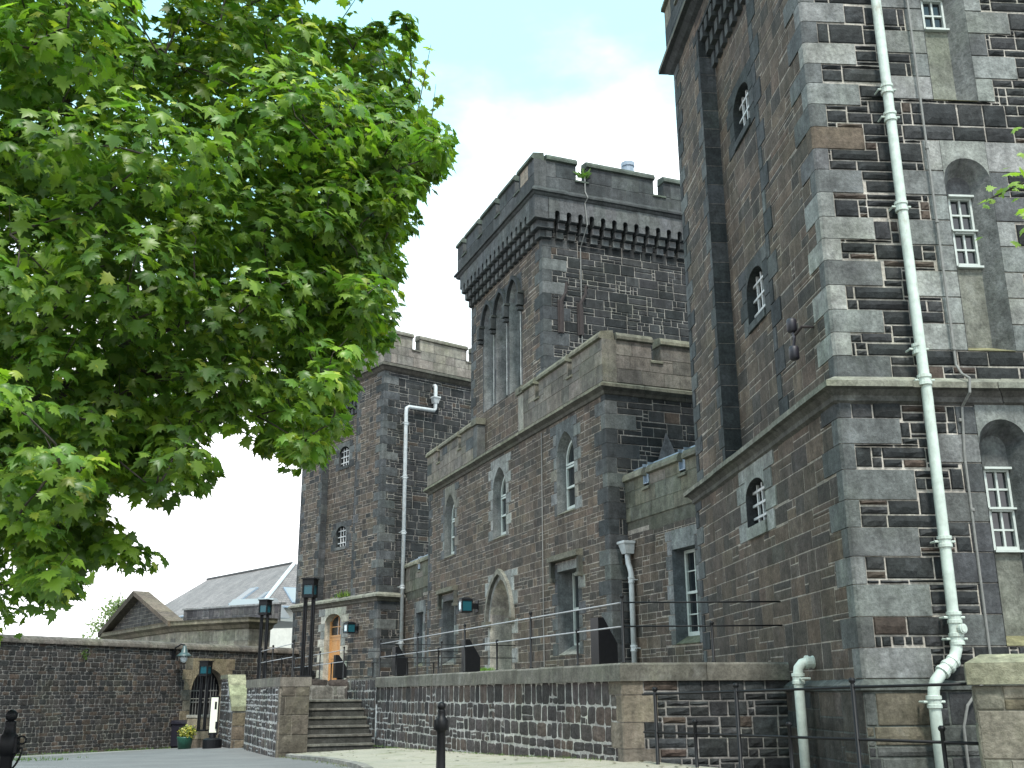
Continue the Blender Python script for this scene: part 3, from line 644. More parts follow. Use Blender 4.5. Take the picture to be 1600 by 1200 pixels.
    k = MB(); band(k, line, [(o_, 9.05 + z) for o_, z in [(0, -.12), (.05, -.1), (.08, -.02), (.2, .06), (.2, .14), (.02, .24), (-.02, .24)]], -1, (.07, .067, .056), topc=((.15, .146, .11), 9.1)); k.build('cornice', M_ASHLAR, BLD)
    cb = (.13, .12, .1); cope = (.145, .14, .105)
    parapet(FCL, -7.68, -2.1, 9.27, 10.42, [-5.68, -3.35], 9.95, .08, .4, ST_ASH, cb, cope)
    parapet(FCL, 2.05, 7.68, 9.27, 10.42, [3.75, 6.2], 9.95, .08, .4, dict(ST_ASH, c=[(AS1, 3), (AS2, 3), (GD1, 1), ((.2, .12, .08), .25)]), cb, cope)
    parapet(FCR, .32, 8, 9.27, 10.42, [1.5, 4.3], 9.95, .08, .4, ST_ASH, cb, cope); parapet(FB, .32, 8, 9.27, 10.42, [1.5, 4.3], 9.95, .08, .4, ST_ASH, cb, cope)
    for s_ in (-2.1, 2.05):
        pb = MB(); FCL.box(pb, s_ - .2, s_ + .2, 9.27, 10.4, -.45, .1, (.24, .23, .2) if s_ < 0 else (.09, .092, .09)); FCL.box(pb, s_ - .26, s_ + .26, 10.4, 10.62, -.5, .17, (.12, .118, .09)); pb.build('parapet_end', M_ASHLAR, BLD)
    k = MB(); k.poly([FCL.p(-W2 + .1, 9.2, -.1), FCL.p(W2 - .1, 9.2, -.1), FCL.p(W2 - .1, 9.2, -9), FCL.p(-W2 + .1, 9.2, -9)]); k.build('roof', M_LEAD, BLD)
    k = MB(); k.tube([FCL.p(-3.52, 8.85, .03), FCL.p(-3.5, 6, .035), FCL.p(-3.47, TZ, .03)], .016, 6); k.build('cable', M_CABLE, BLD)
    # slate flashing on the side wall
    k = MB(); FCR.ext(k, [(1.4, 7.2), (1.95, 7.5), (1.7, 8.05)], .03, .08, (.12, .12, .125)); k.build('stone_flashing', M_STONE, BLD)
central()

# ---------------------------------------------------------------- tower
def tower():
    mb = MB(); T = 3.3; z0, z1 = 8.6, 15.2; q = [(GD1, 3), (GD2, 2), (GD3, 3)]; A = FTR.P; DEP = 6.6
    h_r, h_l = quoins(mb, A, rC, dC, z0, z1, [(.85, .25), (.3, .6)], .02, q, .4, .02); hl = [(a - T, b - T, c, d_) for a, b, c, d_ in h_l]
    bl = edge_blocks(mb, FTL, T, -1, z0, z1, (.5, .25), 0, .018, q); allh = list(hl) + bl; bk = []
    for uc in (1.43, .22, -1.0):
        h_, B = opening(mb, FTL, uc, .98, 10.85, 13.9, .72, 'pointed', .3, (.1, .11), .1, [(GD1, 3), (GD2, 3)], splay=.1, jh=.6, light=(.16, .165, .165)); allh += h_; bk.append(h_[0])
        z = 10.85                                                       # blind back in grey courses
        while z < 14.6:
            e = min(z + .55, 14.7)
            for a, b in ((-.42, 0), (0, .42)):
                stone(mb, FTL, uc + a, uc + b, z + .003, e, -.3, .006, vary(pick([(GD1, 4), (GD2, 3), ((.11, .115, .112), 1), ((.065, .065, .05), 1)]), .15), .004)
            z = e
        backing(mb, FTL, uc - .6, uc + .6, 10.8, 14.8, [], GD3, -.31)
    backing(mb, FTL, -T, T, z0, 17, bk, MO_CL); field(mb, FTL, -T, T, z0, z1 + .6, ST_CL, allh)
    backing(mb, FTR, 0, DEP, z0, 17, [], MO_CR); field(mb, FTR, 0, DEP, z0, z1 + .6, ST_CR, h_r)
    FB = Fr(OT + dC * T, rC, dC); backing(mb, FB, 0, DEP, z0, 17, [], MO_CR); field(mb, FB, 0, DEP, z0, z1, dict(ST_CR, rough=0), [])
    FX = Fr(OT + rC * DEP, dC, rC); backing(mb, FX, -T, T, z0, 17, [], MO_CR)
    o = mb.build('tower_wall', M_STONE, BLD); o['label'] = 'square tower wall rising behind the central parapet'
    for uc in (1.43, .22, -1.0):                                        # hood moulds and label stops of the lancets
        k = MB(); a0 = arch(uc, 1.0, 13.9, 13.9, .74, 'pointed')[1:-1]; a1 = arch(uc, 1.2, 13.9, 13.9, .88, 'pointed')[1:-1]
        strip(k, FTL, a0, .14, a1, .14, GD3, False); strip(k, FTL, a0, 0, a0, .14, GD3, False); strip(k, FTL, a1, .14, a1, 0, (.1, .1, .09), False); k.build('hood_mould', M_ASHLAR, BLD)
    for uc in (2.04, .83, -.4, -1.62): k = MB(); FTL.box(k, uc - .11, uc + .11, 13.5, 13.88, 0, .22, (.05, .055, .056)); FTL.box(k, uc - .14, uc + .14, 13.9, 13.98, 0, .2, (.07, .075, .07)); FTL.box(k, uc - .09, uc + .09, 13.35, 13.45, 0, .18, GD3); k.build('label_stop', M_ASHLAR, BLD)
    for uc in (.94, -.27, -1.49): k = MB(); FTL.box(k, uc - .016, uc + .016, 10.9, 13.4, .0, .03, (.42, .43, .42)); k.build('pale_arris', M_ASHLAR, BLD)  # thin pale strip along the right arris of each lancet
    # corbel table and overhanging fascia
    ov = .42; k = MB(); zf0, zf1 = 15.86, 16.42
    def table(F, u0, u1):
        n = int(round((u1 - u0) / .4)); p = (u1 - u0) / n
        for i in range(n):
            c = u0 + p * (i + .5)
            for t in range(3):
                b0 = 15.14 + t * .25; o1 = .14 * (t + 1); F.box(k, c - .115, c + .115, b0 + .02, b0 + .235, 0, o1, vary(GD2, .25)); F.box(k, c - .115, c + .115, b0, b0 + .02, 0, o1 - .05, GD3)
            # arched notch between this corbel and the next
            a, b = c + .115, c + p - .115; m_ = 6; cv = [(a + (b - a) * (1 - math.cos(math.pi * j / m_)) / 2, zf0 + .02 + (b - a) / 2 * math.sin(math.pi * j / m_)) for j in range(m_ + 1)]
            cl = vary(GD2, .12)
            for j in range(m_):
                k.poly([F.p(*cv[j], ov), F.p(*cv[j + 1], ov), F.p(cv[j + 1][0], zf1, ov), F.p(cv[j][0], zf1, ov)], cl)
                k.poly([F.p(*cv[j], 0), F.p(*cv[j + 1], 0), F.p(*cv[j + 1], ov), F.p(*cv[j], ov)], GD3)
            k.poly([F.p(c - .115, zf0, ov), F.p(c + .115, zf0, ov), F.p(c + .115, zf1, ov), F.p(c - .115, zf1, ov)], cl); k.poly([F.p(c - .115, zf0, 0), F.p(c + .115, zf0, 0), F.p(c + .115, zf0, ov), F.p(c - .115, zf0, ov)], GD3)
            for x in (c - .115, c + .115): k.poly([F.p(x, zf0, 0), F.p(x, zf0 + .02, 0), F.p(x, zf0 + .02, ov), F.p(x, zf0, ov)], GD3)
    table(FTL, -T - .05, T + .05); table(FTR, -.05, DEP + .05)
    for t in range(3):
        b0 = 15.14 + t * .25; o1 = .14 * (t + 1); mbq = [A + Vector((0, 0, b0)) - rC * o1 - dC * o1, A + Vector((0, 0, b0)) + rC * .06 - dC * o1, A + Vector((0, 0, b0)) + rC * .06 + dC * .06, A + Vector((0, 0, b0)) - rC * o1 + dC * .06]
        k.prism(mbq, [p + Vector((0, 0, .235)) for p in mbq], vary(GD1, .2))
    k.prism([A + Vector((0, 0, zf0)) - rC * ov - dC * ov, A + Vector((0, 0, zf0)) + rC * .06 - dC * ov, A + Vector((0, 0, zf0)) + rC * .06 + dC * .06, A + Vector((0, 0, zf0)) - rC * ov + dC * .06], [A + Vector((0, 0, zf1)) - rC * ov - dC * ov, A + Vector((0, 0, zf1)) + rC * .06 - dC * ov, A + Vector((0, 0, zf1)) + rC * .06 + dC * .06, A + Vector((0, 0, zf1)) - rC * ov + dC * .06], GD1)
    k.build('corbel_table', M_STONE, BLD)
    line = [(A + rC * DEP - dC * ov).xy, (A - rC * ov - dC * ov).xy, (A - rC * ov + dC * (2 * T + ov)).xy, (A + rC * 3 + dC * (2 * T + ov)).xy]
    k = MB(); band(k, line, [(-.35, 16.38), (.0, 16.38), (.04, 16.42), (.06, 16.48), (.12, 16.5), (.12, 16.56), (0, 16.7), (-.35, 16.7)], -1, S_DARK); k.build('cornice', M_ASHLAR, BLD)
    cb = (.07, .074, .074); cope = (.075, .09, .075); zz = 16.68; tp = 17.62
    FpL = Fr(OT - rC * ov, dC, -rC); FpR = Fr(A - dC * ov - rC * ov, rC, -dC)
    stP = dict(ST_ASHD, c=[(GD3, 5), (GD1, 4), ((.05, .055, .057), 3), ((.24, .22, .18), .4)])
    parapet(FpL, -T - ov, T + ov, zz, tp, [-2.3, -.55, 1.2, 2.9], 17.1, 0, .4, dict(stP, c=stP['c'][:3] + [((.26, .22, .17), 1)]), cb, cope, .36)
    parapet(FpR, .4, DEP + .5, zz, tp, [1.62, 4.40], 17.1, 0, .4, stP, cb, cope, .38)
    FpB = Fr(OT - rC * ov + dC * (T + ov), rC, dC); parapet(FpB, .4, DEP, zz, tp, [1.62, 4.40], 17.1, 0, .4, stP, cb, cope, .38)
    k = MB(); k.poly([FTL.p(-T, 16.6, 0), FTL.p(T, 16.6, 0), FTL.p(T, 16.6, -DEP), FTL.p(-T, 16.6, -DEP)]); k.build('roof', M_LEAD, BLD)
    k = MB(); k.lathe(FpR.p(3.85, 16.9, -1.0), [(.2, 0), (.2, 1.62), (.23, 1.64), (.23, 1.78), (.17, 1.8)], 14); k.build('chimney_pot', M_LEAD, BLD)
    # hooks and cable on the tower side
    for u in (.62, 1.28):
        k = MB(); k.tube([FTR.p(u - .06, 12.1, .05), FTR.p(u - .06, 13.1, .07), FTR.p(u + .08, 13.4, .13), FTR.p(u + .1, 13.72, .16), FTR.p(u + .2, 13.66, .1)], [.05, .07, .055, .04, .03], 6); FTR.box(k, u - .16, u + .04, 12.1, 13.15, 0, .05); k.build('iron_bracket', M_RUST, BLD)
    k = MB(); k.tube([FpR.p(1.72, 17.4, .04), FpR.p(1.72, 16.75, .04), FpR.p(1.75, 16.5, .16), FpR.p(1.7, 16.35, .04), FTR.p(1.33, 15.6, .48), FTR.p(1.28, 15, .04), FTR.p(1.25, 10.5, .03)], .02, 6); k.build('cable', M_CABLE, BLD)
    k = MB()
    for i in range(46):
        p = FpR.p(1.68 + rnd.uniform(-.12, .1), 17.2, .04); t = p + Vector((rnd.uniform(-.3, .25), rnd.uniform(-.15, .15), rnd.uniform(.05, .42))); s_ = Vector((rnd.uniform(-.04, .04), rnd.uniform(-.04, .04), .03))
        k.poly([p, p.lerp(t, .5) + s_ + Vector((0, 0, .06)), t, p.lerp(t, .5) - s_ + Vector((0, 0, .06))], vary((.09, .17, .03), .3))
    tag(k.build('fern', M_LEAF, None, base=FpR.p(1.68, 17.15, .04)), 'small green fern growing from a gap in the tower battlements', 'plant')
tower()

# ---------------------------------------------------------------- link blocks between centre and wings
def link(sgn):
    mb = MB(); F = FLK if sgn < 0 else Fr(FLK.P, -dC, -rC); u0, u1 = -13.4, -7.55; zb, zc = 1.2, 5.35
    h_, B = opening(mb, F, -10.25, 1.0, 2.62, 4.72, .02, 'flat', .3, (.22, .3), .42, [((.16, .165, .165), 3), (GD2, 2)], splay=.08, light=(.09, .1, .105))
    backing(mb, F, u0, u1, zb, zc + .1, [h_[0]], MO_CL); field(mb, F, u0, u1, zb, zc, ST_CL, h_)
    mb.prism([F.p(-10.74, 2.62, .02), F.p(-9.76, 2.62, .02), F.p(-9.85, 2.62, -.3), F.p(-10.65, 2.62, -.3)], [F.p(-10.74, 2.64, .04), F.p(-9.76, 2.64, .04), F.p(-9.85, 2.84, -.28), F.p(-10.65, 2.84, -.28)], (.13, .13, .09))
    o = mb.build('link_wall', M_STONE, BLD); o['label'] = 'low linking wall beside the near wing' if sgn < 0 else 'low linking wall beside the far wing'
    sash(F, -10.25, .82, 2.8, 4.7, -.27, 2, 4, t=.07)
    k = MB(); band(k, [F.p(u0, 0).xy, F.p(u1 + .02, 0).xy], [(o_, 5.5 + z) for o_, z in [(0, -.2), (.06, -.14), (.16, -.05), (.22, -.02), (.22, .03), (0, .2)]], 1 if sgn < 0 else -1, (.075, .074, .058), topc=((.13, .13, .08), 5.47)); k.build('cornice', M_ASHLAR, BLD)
    pl = MB(); S = [-10.42, -8.72]; 
    parapet(F, u0, u1, 5.65, 6.66, S, 6.36, .02, .35, dict(ST_ASH, c=[((.12, .115, .088), 3), ((.10, .10, .08), 3), (AS1, 1)]), (.1, .1, .08), (.15, .145, .115), .26)
    pl.tube([F.p(u0, 6.97, -.28), F.p(u1, 6.97, -.28)], .06, 8)
    for s_ in S:
        for a in (-.13, .125): F.box(pl, s_ + a, s_ + a + .012, 6.45, 6.95, -.36, .04)
        F.box(pl, s_ - .12, s_ + .12, 6.45, 6.47, -.36, .04); F.box(pl, s_ - .12, s_ + .12, 6.47, 6.93, -.36, -.04)
    pl.build('lead_flashing', M_LEAD, BLD)
    k = MB(); k.poly([F.p(u0, 6.3, -.3), F.p(u1, 6.3, -.3), F.p(u1, 6.6, -6), F.p(u0, 6.6, -6)]); k.build('roof', M_LEAD, BLD)
link(-1); link(1)

# ---------------------------------------------------------------- downpipes
def downpipe(path, r, collars, m, hopper=None, label=None, hs=1, fr=FNR):
    side, outw = fr.d, fr.n; k = MB(); k.tube(path, r, 14); o = k.build('downpipe', m, BLD, True)
    if label: o['label'] = label
    for p, t in collars:
        p = Vector(p); t = Vector(t).normalized(); k = MB(); k.tube([p - t * .075, p - t * .07, p - t * .03, p - t * .025, p + t * .025, p + t * .03, p + t * .07, p + t * .075], [r * 1.05, r * 1.26, r * 1.26, r * 1.12, r * 1.12, r * 1.3, r * 1.3, r * 1.05], 14)
        if abs(t.z) > .9: k.tube([p - side * r * 1.9, p + side * r * 1.9], r * .22, 6); k.tube([p - side * r * 1.7, p - side * r * 1.7 - outw * .13], r * .2, 6); k.tube([p + side * r * 1.7, p + side * r * 1.7 - outw * .13], r * .2, 6)
        k.build('collar', m, o)
    if hopper:
        F, u, z, off = hopper; k = MB(); a = hs
        k.prism([F.p(u - .14 * a, z - .3 * a, off - .12), F.p(u + .14 * a, z - .3 * a, off - .12), F.p(u + .14 * a, z - .3 * a, off + .12 * a), F.p(u - .14 * a, z - .3 * a, off + .12 * a)], [F.p(u - .2 * a, z, off - .12), F.p(u + .2 * a, z, off - .12), F.p(u + .2 * a, z, off + .2 * a), F.p(u - .2 * a, z, off + .2 * a)], (1, 1, 1)); F.box(k, u - .225 * a, u + .225 * a, z, z + .06, off - .13, off + .23 * a); k.build('hopper', m, o)
    return o
F = FNR; V = Vector((0, 0, 1)); o_ = .13
pth = [F.p(1.15, 17, o_), F.p(1.15, 12, o_), F.p(1.16, 8, o_), F.p(1.16, 5.75, o_ + .03), F.p(1.16, 5.4, o_ + .05), F.p(1.14, 2.3, o_ + .05), F.p(1.13, 2.12, o_ + .05), F.p(1.08, 2.0, o_ + .06), F.p(.99, 1.92, o_ + .09), F.p(.88, 1.84, o_ + .11), F.p(.78, 1.74, o_ + .13), F.p(.74, 1.64, o_ + .13), F.p(.73, 1.5, o_ + .13), F.p(.72, -.9, o_ + .13)]
cl = [(F.p(1.15, z, o_ + (.05 if z < 5.9 else .0)), V) for z in (13.4, 10.0, 9.55, 8.13, 6.03, 5.58, 3.44, 2.5, 2.24)] + [(F.p(.73, 1.5, o_ + .13), V), (F.p(1.02, 1.945, o_ + .08), F.p(.88, 1.84, o_ + .11) - F.p(1.08, 2.0, o_ + .06)), (F.p(.93, 1.88, o_ + .1), F.p(.88, 1.84, o_ + .11) - F.p(1.08, 2.0, o_ + .06))]
dp = downpipe(pth, .071, cl, M_PIPE, label='thick pale green cast iron pipe with a swan neck at its foot')
k = MB(); c0 = F.p(1.15, 2.36, o_ + .05); k.tube([c0 + F.d * .03 + F.n * .05, c0 + F.d * .05 + F.n * .11], .06, 14); k.tube([c0 + F.d * .05 + F.n * .11, c0 + F.d * .053 + F.n * .12], .042, 12); k.build('access_plate', M_PIPE, dp)
G = FNL; q0 = G.p(1.72, 2.02, .0)
pth = [q0, G.p(1.72, 2.02, .1), G.p(1.72, 2.0, .17), G.p(1.72, 1.94, .225), G.p(1.72, 1.86, .24), G.p(1.72, -.9, .24)]
downpipe(pth, .07, [(G.p(1.72, 1.8, .24), V), (G.p(1.72, 2.02, .05), G.n)], M_PIPE, fr=FNL, label='short pale pipe elbowing out of the wing wall')
k = MB(); k.tube([F.p(1.69, 16, .03), F.p(1.69, 5.85, .03), F.p(1.72, 5.7, .1), F.p(1.74, 5.6, .24), F.p(1.71, 5.4, .25), F.p(1.68, 5.25, .06), F.p(1.64, 4.6, .03), F.p(1.63, 2.05, .03), F.p(1.55, 1.85, .14), F.p(1.2, 1.45, .14), F.p(1.12, 1.2, .14), F.p(1.1, -.9, .14)], .018, 8)
for z in (9.1, 7.94, 6.05, 5.05, 3.85): k.lathe(F.p(1.69 if z > 5.5 else 1.65, z, .03), [(.018, 0), (.03, .01), (.03, .04), (.018, .05)], 8)
k.build('conduit', M_CABLE, BLD)
F = FLK; po = .16
downpipe([F.p(-7.86, 4.92, po), F.p(-7.86, 4.72, po), F.p(-7.86, 4.62, po - .01), F.p(-7.9, 4.5, po - .03), F.p(-7.93, 4.38, po - .04), F.p(-7.93, 4.25, po - .04), F.p(-7.93, TZ, po - .04)], .065, [(F.p(-7.93, 4.22, po - .04), V), (F.p(-7.93, 2.62, po - .04), V)], M_PIPEW, (F, -7.86, 5.1, po), hs=.82, fr=FLK, label='grey downpipe below a square hopper head beside the link wall')
F = FFR
downpipe([F.p(2.6, 15.0, .0), F.p(2.6, 15.0, .12), F.p(2.6, 14.95, .16), F.p(2.6, 14.2, .16), F.p(2.6, 13.92, .16), F.p(2.55, 13.82, .16), F.p(1.2, 13.78, .16), F.p(1.09, 13.7, .16), F.p(1.07, 13.5, .16), F.p(1.1, TZ, .16)], .085, [(F.p(1.08, z, .16), V) for z in (13.0, 10.6, 8.2, 5.9, 3.6)], M_PIPEW, (F, 2.6, 14.4, .16), hs=.8, fr=FFR, label='long pale downpipe with a sideways bend on the far wing')

k = MB(); q = FNL.p(.92, 6.5, -.06); T = thing('security_light', 'small dark twin lamp on a rusty arm, high on the near wing', 'lamp', tuple(q))
k.tube([FNL.p(.70, 6.62, -.05), FNL.p(.75, 6.64, .1), FNL.p(.92, 6.56, .16), FNL.p(.94, 6.5, .18)], .022, 8); k.build('arm', M_RUST, T)
for z in (6.62, 6.2): k = MB(); k.lathe(FNL.p(.94, z, .18), [(.05, 0), (.075, .02), (.075, .17), (.06, .2), (.02, .21)], 12); k.build('lamp_shade', M_BIN, T, True)
k = MB(); k.tube([FNL.p(.94, 6.66, .18), FNL.p(.90, 6.52, .17), FNL.p(.94, 6.38, .18)], .022, 8); k.build('stem', M_BIN, T)
# ---------------------------------------------------------------- ground
CTRL = [(0, 0, .0), (0, -12, -.3), (-12, 0, .25), (10, 0, .1), (-3.97, 8.63, .40), (-.88, 13.47, .44), (1.6, 15.9, .60), (-.5, 19.5, .46), (-1.9, 23.5, .35), (-3.8, 29.3, .22), (-6, 28.8, .06), (-8.9, 35.2, -.05),
        (-9.2, 37.6, -.08), (-11.2, 41.9, -.25), (-16.9, 36.2, -.30), (-13, 43.5, -.4), (-10.2, 49.5, -.45), (-22, 26, -.1), (-8.4, 18.1, .45), (-7.3, 22.9, .22), (-11.3, 28, .02), (-24, 14, .2), (5, 11, .55), (6, 6, .3), (-30, 45, -.5), (-16, 60, -.6), (10, 40, .5), (12, 20, .6), (-40, 10, 0.), (30, 0, 0.3), (20, 60, 0), (-40, 70, -.6), (-10, -30, -.6), (30, -30, -.4)]
_c = np.array(CTRL); _n = len(_c)
def _phi(r): r = np.maximum(r, 1e-9); return r * r * np.log(r)
_A = np.zeros((_n + 3, _n + 3)); _d = np.hypot(_c[:, None, 0] - _c[None, :, 0], _c[:, None, 1] - _c[None, :, 1]); _A[:_n, :_n] = _phi(_d) + np.eye(_n) * .05
_A[:_n, _n] = 1; _A[:_n, _n + 1:] = _c[:, :2]; _A[_n, :_n] = 1; _A[_n + 1:, :_n] = _c[:, :2].T
_w = np.linalg.solve(_A, np.concatenate([_c[:, 2], np.zeros(3)]))
def gz(x, y):
    r = np.hypot(_c[:, 0] - x, _c[:, 1] - y); v = float(_phi(r) @ _w[:_n] + _w[_n] + _w[_n + 1] * x + _w[_n + 2] * y)
    k = max(0, min(1, (math.hypot(x, y - 20) - 55) / 40)); return (1 - k) * max(-1.2, min(1.5, v)) + k * -.6
K = Vector((1.60, 15.95, 0)); RWE = K + rN * 2.55
WELL = [(1.75, 15.75), (2.2, 15.5), (4.9, 11.2), (8.6, 11.4), (8.6, 14.2), (5.3, 14.2), (5.0, 17.2), (1.9, 17.2)]
def in_poly(x, y, P):
    c = False; n = len(P)
    for i in range(n):
        x1, y1 = P[i]; x2, y2 = P[i - 1]
        if (y1 > y) != (y2 > y) and x < (x2 - x1) * (y - y1) / (y2 - y1) + x1: c = not c
    return c
xs = [-900, -400, -180, -90, -60] + list(np.arange(-42, -8, 1.0)) + list(np.arange(-8, 7, .3)) + [7.5, 9, 12, 16, 24, 40, 80, 200, 500, 900]
ys = [-900, -300, -80, -40, -20] + list(np.arange(-12, 8, 1.5)) + list(np.arange(8, 19, .3)) + list(np.arange(19, 64, 1.0)) + [66, 70, 80, 110, 200, 500, 1000]
mb = MB(); vs = []; 
for y in ys:
    for x in xs:
        z = gz(x, y)
        if in_poly(x, y, WELL): z = -.9
        vs.append((x, y, z))
nx = len(xs); mb.faces(vs, [(j * nx + i, j * nx + i + 1, (j + 1) * nx + i + 1, (j + 1) * nx + i) for j in range(len(ys) - 1) for i in range(nx - 1)], (.1, .1, .1))
tag(mb.build('road', M_ROAD, smooth=True), kind='structure')

def ribbon(A, B, lift, m, name, sub=5, skirt=None):
    """surface between two matching polylines laid on the ground"""
    mb = MB(); n = len(A); rows = []
    for i in range(n - 1):
        for q in range(6):
            t = q / 6; a = Vector(A[i]).lerp(Vector(A[i + 1]), t); b = Vector(B[i]).lerp(Vector(B[i + 1]), t); rows.append([a.lerp(b, k / sub) for k in range(sub + 1)])
    rows.append([Vector(A[-1]).lerp(Vector(B[-1]), k / sub) for k in range(sub + 1)])
    vs = [(p.x, p.y, gz(p.x, p.y) + lift) for r_ in rows for p in r_]; w_ = sub + 1
    mb.faces(vs, [(j * w_ + i, j * w_ + i + 1, (j + 1) * w_ + i + 1, (j + 1) * w_ + i) for j in range(len(rows) - 1) for i in range(sub)], (.3, .3, .3))
    return tag(mb.build(name, m, smooth=True), kind='structure')
KERB = [(-10.9, 41.0), (-9.18, 37.64), (-7.55, 34.16), (-6.3, 30.2), (-5.1, 26.2), (-3.75, 22.5), (-2.5, 18.5), (-1.6, 14.5), (-1.4, 10), (-1.4, 4), (-1.4, -8)]
WIN = [(-10.2, 41.5), (K + dC * 22.5 - rC * 2.4).xy, (K + dC * 20 - rC * 2.3).xy, (K + dC * 14.2 - rC * 2.0).xy, (K + dC * 12 + rC * .1).xy, (K + dC * 8 + rC * .1).xy, (K + dC * 3 + rC * .1).xy, (2.2, 15.3), (4.9, 10.9), (6, 4), (6, -8)]
ribbon(KERB, WIN, .07, M_PAVE, 'pavement')
mb = MB()
for (x0, y0), (x1, y1) in zip(KERB, KERB[1:]):
    a, b = Vector((x0, y0, 0)), Vector((x1, y1, 0)); n_ = max(1, int((b - a).length / .9)); nn = (b - a).normalized(); nn = Vector((nn.y, -nn.x, 0)) * .14
    for i in range(n_):
        p, q = a.lerp(b, i / n_), a.lerp(b, (i + .985) / n_); c = vary((.2, .19, .17), .2)
        if nn.x > 0: nn2 = -nn
        else: nn2 = nn
        f = lambda v, z: Vector((v.x, v.y, gz(v.x, v.y) + z))
        mb.prism([f(p, -.2), f(q, -.2), f(q + nn2, -.2), f(p + nn2, -.2)], [f(p, .085), f(q, .085), f(q + nn2, .075), f(p + nn2, .075)], c)
tag(mb.build('kerb', M_STONE), kind='structure')
BP = Vector((-17.36, 36.04, 0)); dB = Vector((math.sin(R(29.115)), math.cos(R(29.115)), 0)); nB = Vector((dB.y, -dB.x, 0)); FBW = Fr(BP, dB, nB)
ribbon([FBW.p(u, 0).xy for u in (-9, -4, 1, 5, 9, 13)], [FBW.p(u, 0, o).xy for u, o in ((-9, 2.6), (-4, 2.6), (1, 2.7), (5, 2.9), (8.6, 3.3), (10.6, 3.4))], .004, M_SETT, 'gutter_setts')
# grass growing along the wall foot and in the joints
mb = MB()
def tuft(p, n, h, spread, cols=((.10, .17, .035), (.07, .12, .03))):
    for i in range(n):
        b = Vector(p) + Vector((rnd.uniform(-1, 1) * spread, rnd.uniform(-1, 1) * spread, 0)); t = b + Vector((rnd.uniform(-.5, .5) * h, rnd.uniform(-.5, .5) * h, h * rnd.uniform(.5, 1))); s_ = Vector((rnd.uniform(-1, 1), rnd.uniform(-1, 1), 0)).normalized() * h * .1
        mb.poly([b - s_, b + s_, t], vary(rnd.choice(cols), .3))
for i in range(260):
    u = rnd.uniform(-3, 9); q = FBW.p(u, 0, rnd.uniform(.02, .2)); tuft((q.x, q.y, gz(q.x, q.y)), 5, rnd.uniform(.04, .14), .1)
for i in range(230):
    u = rnd.uniform(.2, 14.2); q = K + dC * u - rC * rnd.uniform(.03, .14); tuft((q.x, q.y, gz(q.x, q.y) + .06), 5, rnd.uniform(.02, .07), .06)
for i in range(160):
    k_ = rnd.randint(0, 5); t = rnd.random(); a, b = Vector(KERB[k_]), Vector(KERB[k_ + 1]); q = a.lerp(b, t); q = Vector((q.x - rnd.uniform(.14, .3), q.y, 0)); tuft((q.x, q.y, gz(q.x, q.y)), 5, rnd.uniform(.02, .07), .1, ((.14, .15, .06), (.1, .13, .04)))
for i in range(90): q = Vector((-13.7, 30.5, 0)) + Vector((rnd.uniform(-3, 1.5), rnd.uniform(-1.2, 1.2), 0)); tuft((q.x, q.y, gz(q.x, q.y)), 6, .1, .15)
tag(mb.build('grass', M_LEAF), kind='stuff')

# terrace surface and the sunk well
mb = MB(); P = [K + dC * .2 + rN * .2, RWE, RWE + rN * 1 + dN * 4, FLK.p(-13, 0, -1), FCL.p(-7.6, 0, -1), FCL.p(7.6, 0, -1), Vector((-2, 44, 0)), FC + rF * .5, FC + dF * 7.8 + rF * .5, K + dC * 31.5 + rC * 1.0, K + dC * 31.5 - rC * .6, K + dC * 18.3 - rC * .6, K + dC * 18.3 + rC * .2, K + dC * 14.6 + rC * .2]
mb.poly([(p.x, p.y, TZ) for p in P]); tag(mb.build('terrace', M_TERR), kind='structure')
mb = MB(); mb.poly([(x, y, -.85) for x, y in [(1.2, 16.4), (1.9, 15.3), (4.9, 10.9), (9, 11), (9, 14), (4.5, 17)]]); tag(mb.build('well_floor', M_DIRT), kind='structure')

# ---------------------------------------------------------------- terrace wall with its return
def wall_thing(name, label, cat, loc): return thing(name, label, cat, loc)
COPE_C = (.12, .113, .097)
def coping(parent, line, side, z0, z1, o0, o1, seg=1.0, col=COPE_C, v=.2):
    k = MB(); band(k, line, [(o1, z0), (o0, z0), (o0, z1 - .03), (o0 - .03, z1), (o1, z1)], side, col, seg=seg, v=v); return k.build('coping', M_ASHLAR, parent)
FW = Fr(K, dC, -rC); FRW = Fr(K, rN, -dN)
tw = thing('terrace_wall', 'dark rubble terrace wall with pale mortar and a thick stone coping, turning a corner beside the near wing', 'wall', (K.x, K.y, .5))
mb = MB(); qc = [((.17, .145, .115), 3), ((.14, .125, .105), 3), ((.2, .165, .12), 1)]
h1, h2 = quoins(mb, K, rN, dC, -.9, 1.8, [(.52, .2), (.3, .42)], .025, qc, .36, .02)
backing(mb, FW, 0, 14.36, -.3, 1.82, [], MO_TERR); field(mb, FW, 0, 14.42, -.2, 1.8, ST_TERR, h2)
backing(mb, FRW, 0, 2.7, -.95, 1.82, [], (.2, .19, .18)); field(mb, FRW, 0, 2.56, -.9, 1.8, dict(ST_CR, h=(.2, .34), w=(.25, .6), rough=.012, c=[(DK1, 4), (DK2, 4), (DK3, 1), (GD3, 2)]), h1)
FE = Fr(K + dC * 14.39, rC, dC); backing(mb, FE, .02, .5, -.2, 1.82, [], MO_TERR); field(mb, FE, 0, .5, -.1, 1.8, ST_TERR, [])
mb.build('wall', M_RUBBLE, tw)
coping(tw, [RWE.xy, K.xy, (K + dC * 14.45).xy], -1, 1.79, 2.05, .06, -.42)

